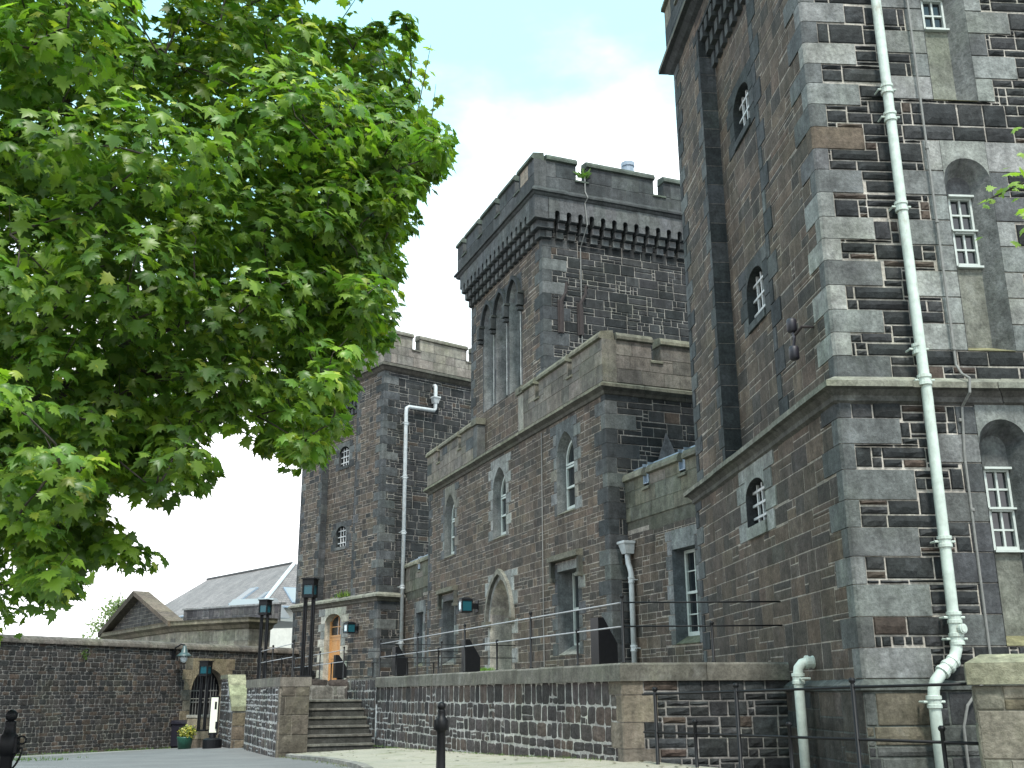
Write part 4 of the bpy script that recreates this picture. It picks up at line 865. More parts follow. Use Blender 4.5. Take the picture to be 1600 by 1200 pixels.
# ---------------------------------------------------------------- steps up to the terrace
S0 = K + dC * 14.45; FS = Fr(S0, dC, -rC)
st = thing('stone_steps', 'six dark worn stone steps rising between the terrace wall and its square pier', 'steps', (S0.x, S0.y, .1))
for i in range(6):
    k = MB(); z1 = .36 + i * .222; z0 = z1 - .222 if i else -.2; c = vary((.14, .135, .115), .1)
    FS.box(k, .32 * i + .02, .32 * (i + 1) + .06 if i < 5 else 3.6, z0 if i else -.2, z1 - .05, .02, 1.83, (.05, .05, .045)); FS.box(k, .32 * i - .01, .32 * (i + 1) + .06 if i < 5 else 3.6, z1 - .05, z1, .02, 1.83, c)
    k.build('step', M_STONE, st)
k = MB(); FBK = Fr(S0 + dC * 3.5 - rC * 1.85, rC, -dC); backing(k, FBK, 0, 2.6, 1.3, 2.0, [], (.2, .19, .17)); field(k, FBK, 0, 2.6, 1.42, 1.84, dict(ST_TERR, w=(.3, .9), h=(.3, .42), c=[((.13, .125, .11), 2), ((.07, .065, .06), 1)]), []); field(k, FBK, 0, 2.6, 1.84, 2.06, dict(ST_TERR, w=(.5, .9), h=(.21, .23), c=[((.06, .05, .045), 2)]), [])
FSR = Fr(S0 - rC * .02, dC, -rC); backing(k, FSR, 0, 3.6, .2, 2.0, [], MO_TERR); field(k, FSR, 0.05, 3.6, .3, 2.0, ST_TERR, [])
FSR.box(k, 0, 3.7, 1.8, 2.05, -.4, -.0, COPE_C)
k.build('landing_wall', M_RUBBLE, st)

# ---------------------------------------------------------------- pier and wall left of the steps
PB = K + dC * 14.35 - rC * 2.6; FLW = Fr(PB, dC, -rC); FLE = Fr(PB, rC, -dC)
pw = thing('pier_wall', 'short rubble wall with whitened joints ending in a square brown pier left of the steps', 'wall', (PB.x, PB.y, 0))
mb = MB(); backing(mb, FLW, 0, 6.4, -.5, 1.85, [], (.42, .40, .39)); field(mb, FLW, .22, 6.4, -.4, 1.82, dict(ST_TERR, w=(.2, .45), h=(.15, .28), gap=.02), [])
edge_blocks(mb, FLW, 0, 1, -.4, 1.82, (.2, .22), 0, .03, qc, .45)
backing(mb, FLE, 0, .75, -.5, 1.85, [], (.2, .18, .15)); field(mb, FLE, 0, .75, -.3, 1.82, dict(h=(.4, .5), w=(.7, .9), gap=.008, p=(.02, .03), c=[((.10, .088, .07), 2), ((.17, .15, .11), 1), ((.075, .065, .055), 1)], v=.15, rough=.008), [])
FLI = Fr(PB + rC * .75, dC, rC); backing(mb, FLI, 0, 6.4, -.5, 1.85, [], MO_TERR); field(mb, FLI, 0, 4, -.2, 1.82, ST_TERR, [])
FLB = Fr(PB + dC * 6.4, rC, dC); backing(mb, FLB, 0, .75, -.5, 1.85, [], MO_TERR)
mb.build('wall', M_RUBBLE, pw)
k = MB(); n_ = 6
for i in range(n_): FLW.box(k, -.03 + 6.45 * i / n_, -.03 + 6.45 * (i + .995) / n_, 1.82, 2.06, -.79, .04, vary((.15, .14, .115), .15))
k.build('coping', M_ASHLAR, pw)

# sloping wall, steps and gate pier further left
RB = K + dC * 22.7 - rC * 2.76; FRL = Fr(RB, dC, -rC); FRE = Fr(RB, rC, -dC)
rw = thing('sloped_wall', 'rubble wall end with a mossy sloping coping near the arched gate', 'wall', (RB.x, RB.y, 0))
mb = MB(); pr = [(0, -.6), (3.6, -.6), (3.6, 2.15), (1.6, 2.15), (0, 1.1)]
for o in (0, -.5): mb.poly([FRL.p(u, z, o) for u, z in pr], (.42, .4, .39))
mb.poly([FRE.p(0, -.6), FRE.p(.5, -.6), FRE.p(.5, 1.1), FRE.p(0, 1.1)], (.2, .19, .17))
field(mb, FRL, 0, 3.6, -.4, 1.08, dict(ST_TERR, gap=.016), []); field(mb, FRL, .9, 3.6, 1.08, 1.6, dict(ST_TERR, gap=.016), []); field(mb, FRL, 1.65, 3.6, 1.6, 2.12, dict(ST_TERR, gap=.016), [])
field(mb, FRE, 0, .5, -.5, 1.05, dict(h=(.3, .45), w=(.5, .6), gap=.008, p=(.015, .025), c=[((.1, .08, .06), 2), ((.16, .13, .09), 1)], rough=.008), [])
mb.build('wall', M_RUBBLE, rw)
k = MB(); 
for i in range(3):
    a, b = i / 3, (i + .98) / 3
    q = lambda t, z: (1.62 * t - .04, 1.1 + 1.05 * t + z); k.prism([FRL.p(*q(a, 0), .05), FRL.p(*q(b, 0), .05), FRL.p(*q(b, .14), .05), FRL.p(*q(a, .14), .05)], [FRL.p(*q(a, 0), -.55), FRL.p(*q(b, 0), -.55), FRL.p(*q(b, .14), -.55), FRL.p(*q(a, .14), -.55)], vary((.19, .19, .12), .15))
FRL.box(k, 1.58, 3.65, 2.15, 2.29, -.55, .05, (.18, .175, .12)); k.build('coping', M_ASHLAR, rw)
st2 = thing('stone_steps', 'narrow dark steps climbing in the gap between the sloped wall and the pier wall', 'steps', (RB.x + .6, RB.y, 0))
for i in range(9): k = MB(); FRL.box(k, .1 + i * .27, .1 + (i + 1) * .27 + (2 if i == 8 else .02), -.3, .12 + i * .215, -1.75, -.52, vary((.04, .038, .036), .2)); k.build('step', M_STONE, st2)

LP = Vector((-11.62, 38.79, 0)); dLP = Vector((.96, .28, 0)); FLP = Fr(LP, dLP, Vector((.28, -.96, 0)))
lp = thing('gate_pier', 'low square stone block under the lamp post in front of the arched gate', 'pier', (LP.x, LP.y, -.3))
mb = MB(); FLP.box(mb, 0, .78, -.7, .84, -.75, 0, (.2, .17, .12)); field(mb, FLP, 0, .78, -.4, .84, dict(h=(.4, .5), w=(.4, .8), gap=.006, p=(.01, .02), c=[((.19, .165, .12), 2), ((.12, .1, .08), 2)]), []); field(mb, Fr(LP, Vector((-.28, .96, 0)), -dLP), 0, .75, -.4, .84, dict(h=(.4, .5), w=(.4, .8), gap=.006, p=(.01, .02), c=[((.19, .165, .12), 2), ((.12, .1, .08), 2)]), [])
mb.build('wall', M_ASHLAR, lp); k = MB(); FLP.box(k, -.04, .82, .84, .92, -.79, .04, (.24, .23, .2)); k.build('coping', M_ASHLAR, lp)

# ---------------------------------------------------------------- boundary wall with the arched gate
bw = thing('boundary_wall', 'long high boundary wall of small dark rubble with a rounded coping', 'wall', (BP.x, BP.y, -.4))
mb = MB(); uc = 9.78
h_, B = opening(mb, FBW, uc, 1.9, -1, 1.7, .95, 'round', .5, (.38, .5), .4, [((.21, .17, .115), 2), ((.17, .15, .12), 2), ((.13, .12, .1), 1)], jh=.4, light=(.15, .13, .1))
backing(mb, FBW, -16, 16.2, -1.2, 3.4, [h_[0]], MO_BND); field(mb, FBW, -6, 16.2, -.9, 3.38, ST_BND, h_); field(mb, FBW, -16, -6, -.9, 3.38, dict(ST_BND, h=(.2, .35), w=(.3, .6)), [])
FBB = Fr(BP - nB * .5, dB, -nB); backing(mb, FBB, -16, 16.2, -1.2, 3.4, [h_[0]], MO_BND)
mb.build('wall', M_RUBBLE, bw)
k = MB(); pf = [(-.6, 3.38), (.08, 3.38)] + [(.08 - .34 * (1 - math.cos(t)), 3.42 + .23 * math.sin(t)) for t in np.linspace(0, math.pi, 9)]
band(k, [FBW.p(-16, 0).xy, FBW.p(16.2, 0).xy], pf, 1, (.115, .1, .085), seg=.8, v=.22); k.build('coping', M_RUBBLE, bw)
gt = thing('arched_gate', 'grey iron barred gate standing in the stone archway of the boundary wall', 'gate', tuple(FBW.p(uc, -.45, -.3)))
k = MB(); O = [p for p in arch(uc, 1.84, -.45, 1.7, .92, 'round')]; O2 = [p for p in arch(uc, 1.7, -.38, 1.7, .85, 'round')]; strip(k, FBW, O, -.28, O2, -.28, (.1, .1, .1)); strip(k, FBW, O2, -.28, O2, -.34, (.1, .1, .1)); k.build('frame', M_IRON, gt)
k = MB()
for i in range(11):
    u = uc - .78 + i * .156; zt = 1.7 + math.sqrt(max(0, .85 ** 2 - (u - uc) ** 2)); k.tube([FBW.p(u, -.4, -.31), FBW.p(u, zt, -.31)], .016, 6)
for z in (-.3, .5, 1.3, 1.75): FBW.box(k, uc - .84, uc + .84, z, z + .05, -.325, -.295)
k.build('bars', M_CABLE, gt)
k = MB(); sheet(k, FBW, arch(uc, 1.84, -.4, 1.45, .02, 'flat'), -.36); k.build('dark_backing', M_VOID, gt); k = MB(); sheet(k, FBW, arch(uc, 1.84, 1.47, 1.7, .92, 'round'), -.40, (.1, .1, .1)); k.build('dark_backing_top', M_BIN, gt)  # dark sheets added behind the bars to darken the archway
k = MB(); q = FBW.p(7.9, 3.30, 0)
wl = thing('wall_lamp', 'grey bell shaded lamp on a bracket high on the boundary wall', 'lamp', tuple(q))
k.tube([FBW.p(7.75, 3.2, 0), FBW.p(7.75, 3.42, .1), FBW.p(7.8, 3.55, .35), FBW.p(7.85, 3.52, .5)], .03, 8); FBW.box(k, 7.66, 7.84, 3.0, 3.34, 0, .04); k.build('bracket', M_IRON, wl)
c = FBW.p(7.85, 3.0, .5); k = MB(); k.lathe(c, [(.30, .08), (.31, .10), (.22, .17), (.13, .24), (.12, .34), (.08, .38), (.07, .48), (.03, .5)], 16); k.build('shade', painted('lamp_shade_paint', (.045, .075, .075), .4), wl, True)
k = MB(); k.lathe(c, [(.05, -.16), (.12, -.1), (.15, .0), (.16, .09)], 12); k.build('globe', M_PALEGL, wl, True)

bn = FBW.p(7.95, -.35, .06); Bn = thing('refuse_bin', 'black square bin standing against the boundary wall beside the gate', 'bin', tuple(bn))
k = MB(); FBW.box(k, 7.92, 8.82, -.3, .52, .06, .68); k.build('body', M_BIN, Bn); k = MB(); k.prism([FBW.p(7.88, .53, .04), FBW.p(8.86, .53, .04), FBW.p(8.86, .53, .72), FBW.p(7.88, .53, .72)], [FBW.p(7.9, .66, .04), FBW.p(8.84, .66, .04), FBW.p(8.84, .58, .7), FBW.p(7.9, .58, .7)], (1, 1, 1)); k.build('lid', M_BIN, Bn)
for a in (8.02, 8.72): k = MB(); k.tube([FBW.p(a - .03, -.3, .12), FBW.p(a + .03, -.3, .12)], .07, 10); k.build('wheel', M_BIN, Bn)

px_, py_ = -11.36, 37.83; pz = gz(px_, py_)
pt = thing('flower_tub', 'dark green tub of yellow flowers on the setts beside the gate', 'planter', (px_, py_, pz))
k = MB(); k.lathe((px_, py_, pz), [(.21, 0), (.26, .3), (.28, .36), (.28, .4), (.24, .4), (.23, .34)], 18); k.build('pot', M_POT, pt, True)
k = MB()
for i in range(800):
    v = Vector((rnd.gauss(0, 1), rnd.gauss(0, 1), rnd.gauss(.25, .8))).normalized(); r_ = rnd.uniform(.6, 1) * (1 + .25 * math.sin(i * .7))
    p = Vector((px_ + .06, py_, pz + .52)) + Vector((v.x * .28, v.y * .28, v.z * .25)) * r_; a = Vector((rnd.uniform(-1, 1), rnd.uniform(-1, 1), rnd.uniform(-1, 1))).normalized() * .035; b = a.cross(v).normalized() * .03
    k.poly([p - a, p - b, p + a, p + b], vary(rnd.choice(((.42, .36, .06), (.36, .35, .08), (.14, .18, .05))), .25))
k.build('flowers', M_LEAF, pt)

tx, ty = -10.2, 37.05; tz = gz(tx, ty)
tt = thing('totem_sign', 'tall narrow cream sign panel on a round dark base near the gate', 'sign', (tx, ty, tz))
k = MB(); k.lathe((tx, ty, tz), [(.31, 0), (.31, .28), (.26, .31), (.1, .34), (.07, .5)], 20); k.build('base', M_IRON, tt)
FT = Fr((tx, ty), (.97, .24), (.24, -.97)); k = MB(); FT.box(k, -.15, .15, tz + .42, tz + 1.68, -.04, .0); FT.box(k, -.15, .15, tz + 1.66, tz + 1.69, -.05, .02); k.build('frame', M_IRON, tt)
k = MB(); FT.box(k, -.125, .105, tz + .5, tz + 1.64, .0, .012); k.build('panel', M_SIGN, tt)
k = MB(); FT.box(k, .0, .07, tz + 1.25, tz + 1.5, .012, .016); k.build('marking', M_BOX, tt); k = MB(); FT.box(k, .06, .16, tz + .62, tz + .85, .012, .05); k.build('leaflet_box', M_BOX, tt)

# ---------------------------------------------------------------- railings
def railing(label, pts, ztops, zbase, rails, shorts=(), m_r=M_IRON, zshort=None, r=.021, rr=.012, zb_short=None, group='black iron railings', ends=None):
    p0 = Vector((pts[0][0], pts[0][1], zbase)); T = thing('railing', label, 'railing', tuple(p0), group)
    for i, (x, y) in enumerate(pts):
        k = MB(); zt = ztops[i] if isinstance(ztops, (list, tuple)) else ztops
        k.lathe((x, y, zbase), [(r * 1.7, 0), (r * 1.7, .02), (r, .03), (r, zt - zbase - .07), (r * .8, zt - zbase - .065), (r * 1.5, zt - zbase - .045), (r * 1.6, zt - zbase - .02), (r * .9, zt - zbase)], 10); k.build('post', M_IRON, T, True)
    for x, y in shorts:
        k = MB(); k.lathe((x, y, zbase), [(r * 1.5, 0), (r * 1.5, .02), (r * .9, .03), (r * .9, zshort - zbase - .06), (r * 1.5, zshort - zbase - .04), (r * 1.5, zshort - zbase - .02), (r * .8, zshort - zbase)], 10); k.build('post', M_IRON, T, True)
    for path in rails: k = MB(); k.tube(path, rr, 8); k.build('rail', m_r, T, True)
    return T
def on(F, u, o): p = F.p(u, 0, o); return (p.x, p.y)
def lin(F, us, o, z): return [F.p(u, z, o) for u in us]
Z1, Z2, ZB = 2.94, 2.585, 2.05
railing('long railing with sky bright rails along the top of the terrace wall', [on(FW, u, -.1) for u in (.12, 3.75, 7.45, 11.0, 14.6)], 3.06, ZB, [lin(FW, (.12, 14.6), -.1, Z1), lin(FW, (.12, 14.6), -.1, Z2)], [on(FW, u, -.1) for u in (1.75, 5.5, 9.3, 12.9)], M_SKYRAIL, 2.64)
railing('short dark railing on the return of the terrace wall running into the near wing', [on(FRW, 1.42, -.12)], 2.66, ZB, [[FW.p(.12, Z1, -.1), FRW.p(2.6, Z1 + .01, -.12)], [FW.p(.12, Z2, -.1), FRW.p(2.6, Z2 + .01, -.12)]])
railing('railing on top of the pier wall behind the tall lamp posts', [on(FLW, u, -.35) for u in (.45, 3.9, 6.2)], 3.04, 2.06, [lin(FLW, (.45, 6.2), -.35, Z1), lin(FLW, (.45, 6.2), -.35, Z2)], [on(FLW, u, -.35) for u in (2.2, 5.0)], M_SKYRAIL, 2.64)
railing('railing behind the top of the steps on the terrace edge', [on(FW, u, -.05) for u in (18.9, 22.6, 27.5)], 3.04, TZ, [lin(FW, (18.9, 27.5), -.05, Z1), lin(FW, (18.9, 27.5), -.05, Z2)], [on(FW, u, -.05) for u in (20.7, 25)], M_SKYRAIL, 2.6)
FX5 = Fr(K + dC * 14.7, rC, -dC); railing('dark cross railing on the terrace from the steps to the arched doorway', [on(FX5, u, 0) for u in (1.9,)], 3.04, TZ, [lin(FX5, (.1, 4.15), 0, Z1), lin(FX5, (.1, 4.15), 0, Z2)], [on(FX5, u, 0) for u in (.9, 3.0)], M_IRON, 2.6)
FX6 = Fr(K + dC * 18.95, rC, -dC); railing('dark cross railing on the terrace beyond the head of the steps', [on(FX6, u, 0) for u in (2.0, 4.0)], 3.0, TZ, [lin(FX6, (.1, 4.1), 0, Z1 - .03), lin(FX6, (.1, 4.1), 0, Z2 - .03)], [on(FX6, u, 0) for u in (1.0, 3.0)], M_IRON, 2.58)
# well kerb, its railing and the end pier
ka, kb = Vector((1.52, 15.85, 0)), Vector((4.75, 11.0, 0)); dk_ = (kb - ka).normalized(); FK = Fr(ka, dk_, Vector((dk_.y, -dk_.x, 0)) * 1); 
if FK.n.x > 0: FK = Fr(ka, dk_, -FK.n)
LK = (kb - ka).length
kw = thing('well_kerb', 'low mossy stone kerb wall under the railing beside the sunken area', 'wall', (ka.x, ka.y, .4))
k = MB(); FK.box(k, .05, LK, -1, .52, -.32, .14, (.13, .11, .095)); k.build('wall', M_RUBBLE, kw); k = MB()
for i in range(5): FK.box(k, LK * i / 5, LK * (i + .99) / 5, .52, .64, -.36, .2, vary((.21, .205, .14), .15))
k.build('coping', M_ASHLAR, kw)
ps = [FK.p(u, 0, -.08) for u in (.72, 2.3, 4.15)]
railing('black iron railing in front of the sunken area below the near wing', [(p.x, p.y) for p in ps], [1.70, 1.74, 1.78], .64, [[FK.p(.45, 1.60, -.08), FK.p(2.3, 1.635, -.08), FK.p(4.15, 1.675, -.08), FK.p(5.75, 1.70, -.08)], [FK.p(.45, 1.09, -.08), FK.p(5.75, 1.115, -.08)]], [(FK.p(u, 0, -.08).x, FK.p(u, 0, -.08).y) for u in (1.5, 3.15, 5.25)], M_IRON, 1.28, .026, .016)
PR = Vector((4.66, 10.98, 0)); dPR = Vector((.93, -.37, 0)); FPR = Fr(PR, dPR, Vector((-.37, -.93, 0)))
pr_ = thing('stone_pier', 'mossy dressed stone pier with a heavy weathered coping at the end of the front railing', 'pier', (PR.x, PR.y, .4))
mb = MB(); FPR.box(mb, 0, 1.6, -1, 1.68, -.7, 0, (.16, .15, .12)); field(mb, FPR, 0, 1.6, -.6, 1.68, dict(h=(.34, .5), w=(.25, .75), gap=.005, p=(.012, .022), c=[((.17, .155, .125), 3), ((.13, .125, .1), 2), ((.1, .085, .06), 1)], v=.12, rough=.006, sneck=.05, split=.2), []); field(mb, Fr(PR, Vector((.37, .93, 0)), -dPR), 0, .7, -.6, 1.68, dict(h=(.4, .5), w=(.4, .7), gap=.005, p=(.01, .02), c=[((.13, .13, .1), 2)], rough=.006), [])
mb.build('wall', M_RUBBLE, pr_)
k = MB(); k.prism([FPR.p(-.06, 1.69, .07), FPR.p(1.7, 1.69, .07), FPR.p(1.7, 1.69, -.76), FPR.p(-.06, 1.69, -.76)], [FPR.p(-.06, 1.9, .07), FPR.p(1.7, 1.9, .07), FPR.p(1.7, 1.9, -.76), FPR.p(-.06, 1.9, -.76)], (.19, .185, .13)); k.prism([FPR.p(-.06, 1.901, .07), FPR.p(1.7, 1.901, .07), FPR.p(1.7, 1.901, -.76), FPR.p(-.06, 1.901, -.76)], [FPR.p(.1, 1.99, -.2), FPR.p(1.6, 1.99, -.2), FPR.p(1.6, 1.99, -.5), FPR.p(.1, 1.99, -.5)], (.21, .205, .14)); k.build('coping', M_RUBBLE, pr_)

# ---------------------------------------------------------------- lamps, boxes, bollards
def lamp_post(x, y, z, h, rz, label):
    T = thing('lamp_post', label, 'lamp post', (x, y, z), 'four legged lamp posts'); c, s_ = math.cos(rz), math.sin(rz); F = Fr((x, y), (c, s_), (s_, -c)); hd = .5
    for a in (-.145, -.085, .085, .145):
        k = MB(); F.box(k, a - .02, a + .02, z, z + h - hd + .02, -.028, .028); k.build('leg', M_IRON, T)
    k = MB(); F.box(k, -.22, .22, z, z + .05, -.14, .14); k.build('base', M_IRON, T)
    k = MB(); z0, z1 = z + h - hd, z + h; a = .165
    F.box(k, -a, a, z1 - .15, z1, -a, a); F.box(k, -a - .03, a + .03, z1, z1 + .03, -a - .03, a + .03); F.box(k, -a, a, z0, z0 + .08, -a, a)
    for p in (-a, a - .04):
        for q in (-a, a - .04): F.box(k, p, p + .04, z0 + .08, z1 - .15, q, q + .04)
    hd_ = k.build('lamp_head', M_IRON, T); k = MB(); F.box(k, -a + .03, a - .03, z0 + .09, z1 - .16, -a + .03, a - .03, (1, 1, 1)); k.build('lens', M_TEAL, hd_)
    k = MB(); F.box(k, -a - .004, -a + .006, z0 + .09, z1 - .16, -a + .05, a - .05); k.build('pale_face', M_PALEGL, hd_)  # pale left face paints the sky's reflection on the lamp head
lamp_post(-5.64, 29.26, 2.06, 2.62, R(-12), 'tall teal headed lamp post on the pier wall nearest the steps')
lamp_post(-8.71, 37.19, 2.06, 2.72, R(-18), 'middle lamp post with teal head, in front of the white rendered house')
lamp_post(-10.96, 38.3, .4, 2.35, R(-14), 'lamp post with small teal head standing before the arched gate')
def lantern(F, u, z, o, name, label, side):
    T = thing('wall_lantern', label, 'lantern', tuple(F.p(u, z, 0)), 'black box lanterns on the walls'); a, h = .19, .42; k = MB()
    F.box(k, u - a, u + a, z + h - .05, z + h, o - a, o + a); F.box(k, u - a, u + a, z, z + .05, o - a, o + a)
    for p in (u - a, u + a - .035):
        for q in (o - a, o + a - .035): F.box(k, p, p + .035, z + .05, z + h - .05, q, q + .035)
    k.prism([F.p(u - a, z + h, o - a), F.p(u + a, z + h, o - a), F.p(u + a, z + h, o + a), F.p(u - a, z + h, o + a)], [F.p(u - .1, z + h + .06, o - .1), F.p(u + .1, z + h + .06, o - .1), F.p(u + .1, z + h + .06, o + .1), F.p(u - .1, z + h + .06, o + .1)], (1, 1, 1)); k.build('cage', M_IRON, T)
    k = MB(); F.box(k, u - a + .02, u + a - .02, z + .05, z + h - .05, o - a + .02, o + a - .012); k.build('lens', M_TEAL, T); k = MB(); F.box(k, u - a * .45, u + a * .45, z + .1, z + h - .1, o + a - .012, o + a - .004); k.build('pale_face', M_PALEGL, T)
    k = MB(); F.box(k, u - .05, u + .05, z + .12, z + .3, 0, o - a); F.box(k, u - .12, u + .12, z + .02, z + .4, 0, .025); k.build('bracket', M_IRON, T)
lantern(FCL, 2.05, 4.12, .42, 'c', 'black square lantern on the central wall left of the pointed doorway', 1)
lantern(FFL, 1.62, 4.05, .38, 'f', 'black square lantern on the far wing right of the orange door', 1)

def light_box(x, y, z, h, label):
    T = thing('floodlight_box', label, 'metal box', (x, y, z), 'black wedge topped boxes on the terrace'); F = Fr((x, y), rC, -dC); k = MB(); zb = z + .16; t = .36
    w_ = .42; pr = [(0, zb), (w_, zb), (w_, zb + h * .45), (.12, zb + h), (0, zb + h)]; F.ext(k, pr, 0, -t, (1, 1, 1)); k.build('housing', M_BOX, T)
    k = MB(); F.box(k, .12, .32, z, zb, -.28, -.1); F.box(k, .06, .38, z, z + .03, -.33, -.04); k.build('pedestal', M_IRON, T)
    k = MB(); q = lambda t_, e: (w_ + (.12 - w_) * t_ + e * .77, zb + h * (.45 + .55 * t_) + e * .64); k.prism([F.p(*q(.12, .004), -.06), F.p(*q(.88, .004), -.06), F.p(*q(.88, .004), -t + .05), F.p(*q(.12, .004), -t + .05)], [F.p(*q(.12, .014), -.06), F.p(*q(.88, .014), -.06), F.p(*q(.88, .014), -t + .05), F.p(*q(.12, .014), -t + .05)], (1, 1, 1)); k.build('lens', M_GLASS, T)
for x, y, h, lb in ((1.70, 21.43, .92, 'black wedge topped metal box nearest the link wall, largest in view'), (-1.30, 28.97, .86, 'black wedge topped box between the railing and the pointed doorway'), (-3.62, 32.8, .84, 'black wedge topped box below the long downpipe of the far wing'), (-6.38, 38.48, .8, 'black wedge topped box in front of the orange door'), (-8.02, 41.23, .5, 'small black wedge topped box behind the tall lamp post')):
    light_box(x, y, TZ, h, lb)
mb = MB()
for i in range(14): tuft((-1.0 + rnd.uniform(-.3, .35), 30.1 + rnd.uniform(-.3, .3), TZ), 40, .34, .16, ((.17, .30, .05), (.12, .24, .04)))
tag(mb.build('grass_tuft', M_LEAF, None, base=(-1.0, 30.1, TZ)), 'bright green tuft growing on the terrace by the doorway', 'plant')
mb = MB()
for i in range(26): q = FFL.p(2.9 + rnd.gauss(0, .38), 5.66, rnd.uniform(.02, .1)); tuft(q, 5, rnd.uniform(.1, .4), .06, ((.14, .2, .05), (.1, .16, .04)))
tag(mb.build('weed', M_LEAF, None, base=FFL.p(2.9, 5.68, .05)), 'straggly green weed on the string course above the orange door', 'plant')
mb = MB()
for i in range(10): q = FBW.p(3.55 + rnd.gauss(0, .08), 3.0 + rnd.gauss(0, .1), .04); tuft(q, 8, .14, .05)
tag(mb.build('weed', M_LEAF, None, base=FBW.p(3.55, 3.0, .03)), 'little green weed rooted in the face of the boundary wall', 'plant')

def bollard(x, y, ztop, s, label, ring):
    z = gz(x, y); h = ztop - z; T = thing('bollard', label, 'bollard', (x, y, z), 'black iron bollards'); k = MB(); B_ = (x, y, z)
    k.lathe(B_, [(.085 * s, -.05), (.085 * s, .1), (.06 * s, .14), (.052 * s, h - .36), (.062 * s, h - .34), (.075 * s, h - .33), (.075 * s, h - .20), (.055 * s, h - .185), (.045 * s, h - .12), (.05 * s, h - .10), (.043 * s, h - .09)], 18); k.build('post', M_IRON, T, True)
    k = MB(); k.lathe(B_, [(.02 * s, h - .1)] + [(.052 * s * math.sin(t), h - .05 - .052 * s * math.cos(t)) for t in np.linspace(.5, math.pi - .05, 9)], 18); k.build('ball_cap', M_IRON, T, True)
    k = MB(); k.prism([Vector((x - .095 * s, y - .03, z + h - .33)), Vector((x + .095 * s, y - .03, z + h - .33)), Vector((x + .095 * s, y + .03, z + h - .33)), Vector((x - .095 * s, y + .03, z + h - .33))], [Vector((x - .085 * s, y - .03, z + h - .21)), Vector((x + .085 * s, y - .03, z + h - .21)), Vector((x + .085 * s, y + .03, z + h - .21)), Vector((x - .085 * s, y + .03, z + h - .21))], (1, 1, 1)); k.build('lug', M_IRON, T)
    if ring:
        k = MB(); cx, cz = x + .115 * s, z + h - .235; k.tube([(cx + .035 * math.cos(t), y, cz + .028 * math.sin(t)) for t in np.linspace(0, 2 * math.pi, 15)], .008, 6); k.build('ring', M_IRON, T, True)
        k = MB(); pts = []
        for t in np.linspace(0, 2 * math.pi, 21): u_, v_ = .022 * math.cos(t), .085 * math.sin(t); a = R(-24); pts.append((x + .085 * s + u_ * math.cos(a) - v_ * math.sin(a) , y, z + h - .37 + u_ * math.sin(a) + v_ * math.cos(a)))
        k.tube(pts, .008, 6); k.build('chain_link', M_IRON, T, True); k = MB(); k.tube([(x + .05, y, z + h - .45), (x + .035, y, z + h - .52), (x + .02, y, z + h - .6)], .009, 6); k.build('chain_end', M_IRON, T, True)
bollard(-.90, 13.47, 1.535, 1.0, 'slim black bollard with a round cap on the pavement before the terrace wall', False)
bollard(-3.98, 8.63, 1.545, .9, 'black bollard with a hanging chain ring at the left edge of the road', True)

mb = MB()
for i in range(420):
    t = rnd.random(); k_ = rnd.randint(1, 7); a, b = Vector(KERB[k_]), Vector(KERB[k_ + 1]); q = a.lerp(b, t); w_ = Vector(WIN[k_]).lerp(Vector(WIN[k_ + 1]), t); s_ = rnd.random() ** 1.6; edge = rnd.random() < .5
    q = w_.lerp(q, s_ * .25 if edge else rnd.random()) ; z = gz(q.x, q.y) + .076; r_ = rnd.uniform(.012, .05); a0 = rnd.uniform(0, 6.3)
    mb.poly([(q.x + r_ * math.cos(a0 + k2 * 1.25) * rnd.uniform(.6, 1), q.y + r_ * math.sin(a0 + k2 * 1.25) * rnd.uniform(.6, 1), z + rnd.uniform(0, .012)) for k2 in range(5)], vary(rnd.choice(((.10, .075, .03), (.06, .05, .03), (.09, .12, .03), (.05, .045, .04))), .3))
tag(mb.build('leaf_litter', M_LEAF), kind='stuff')
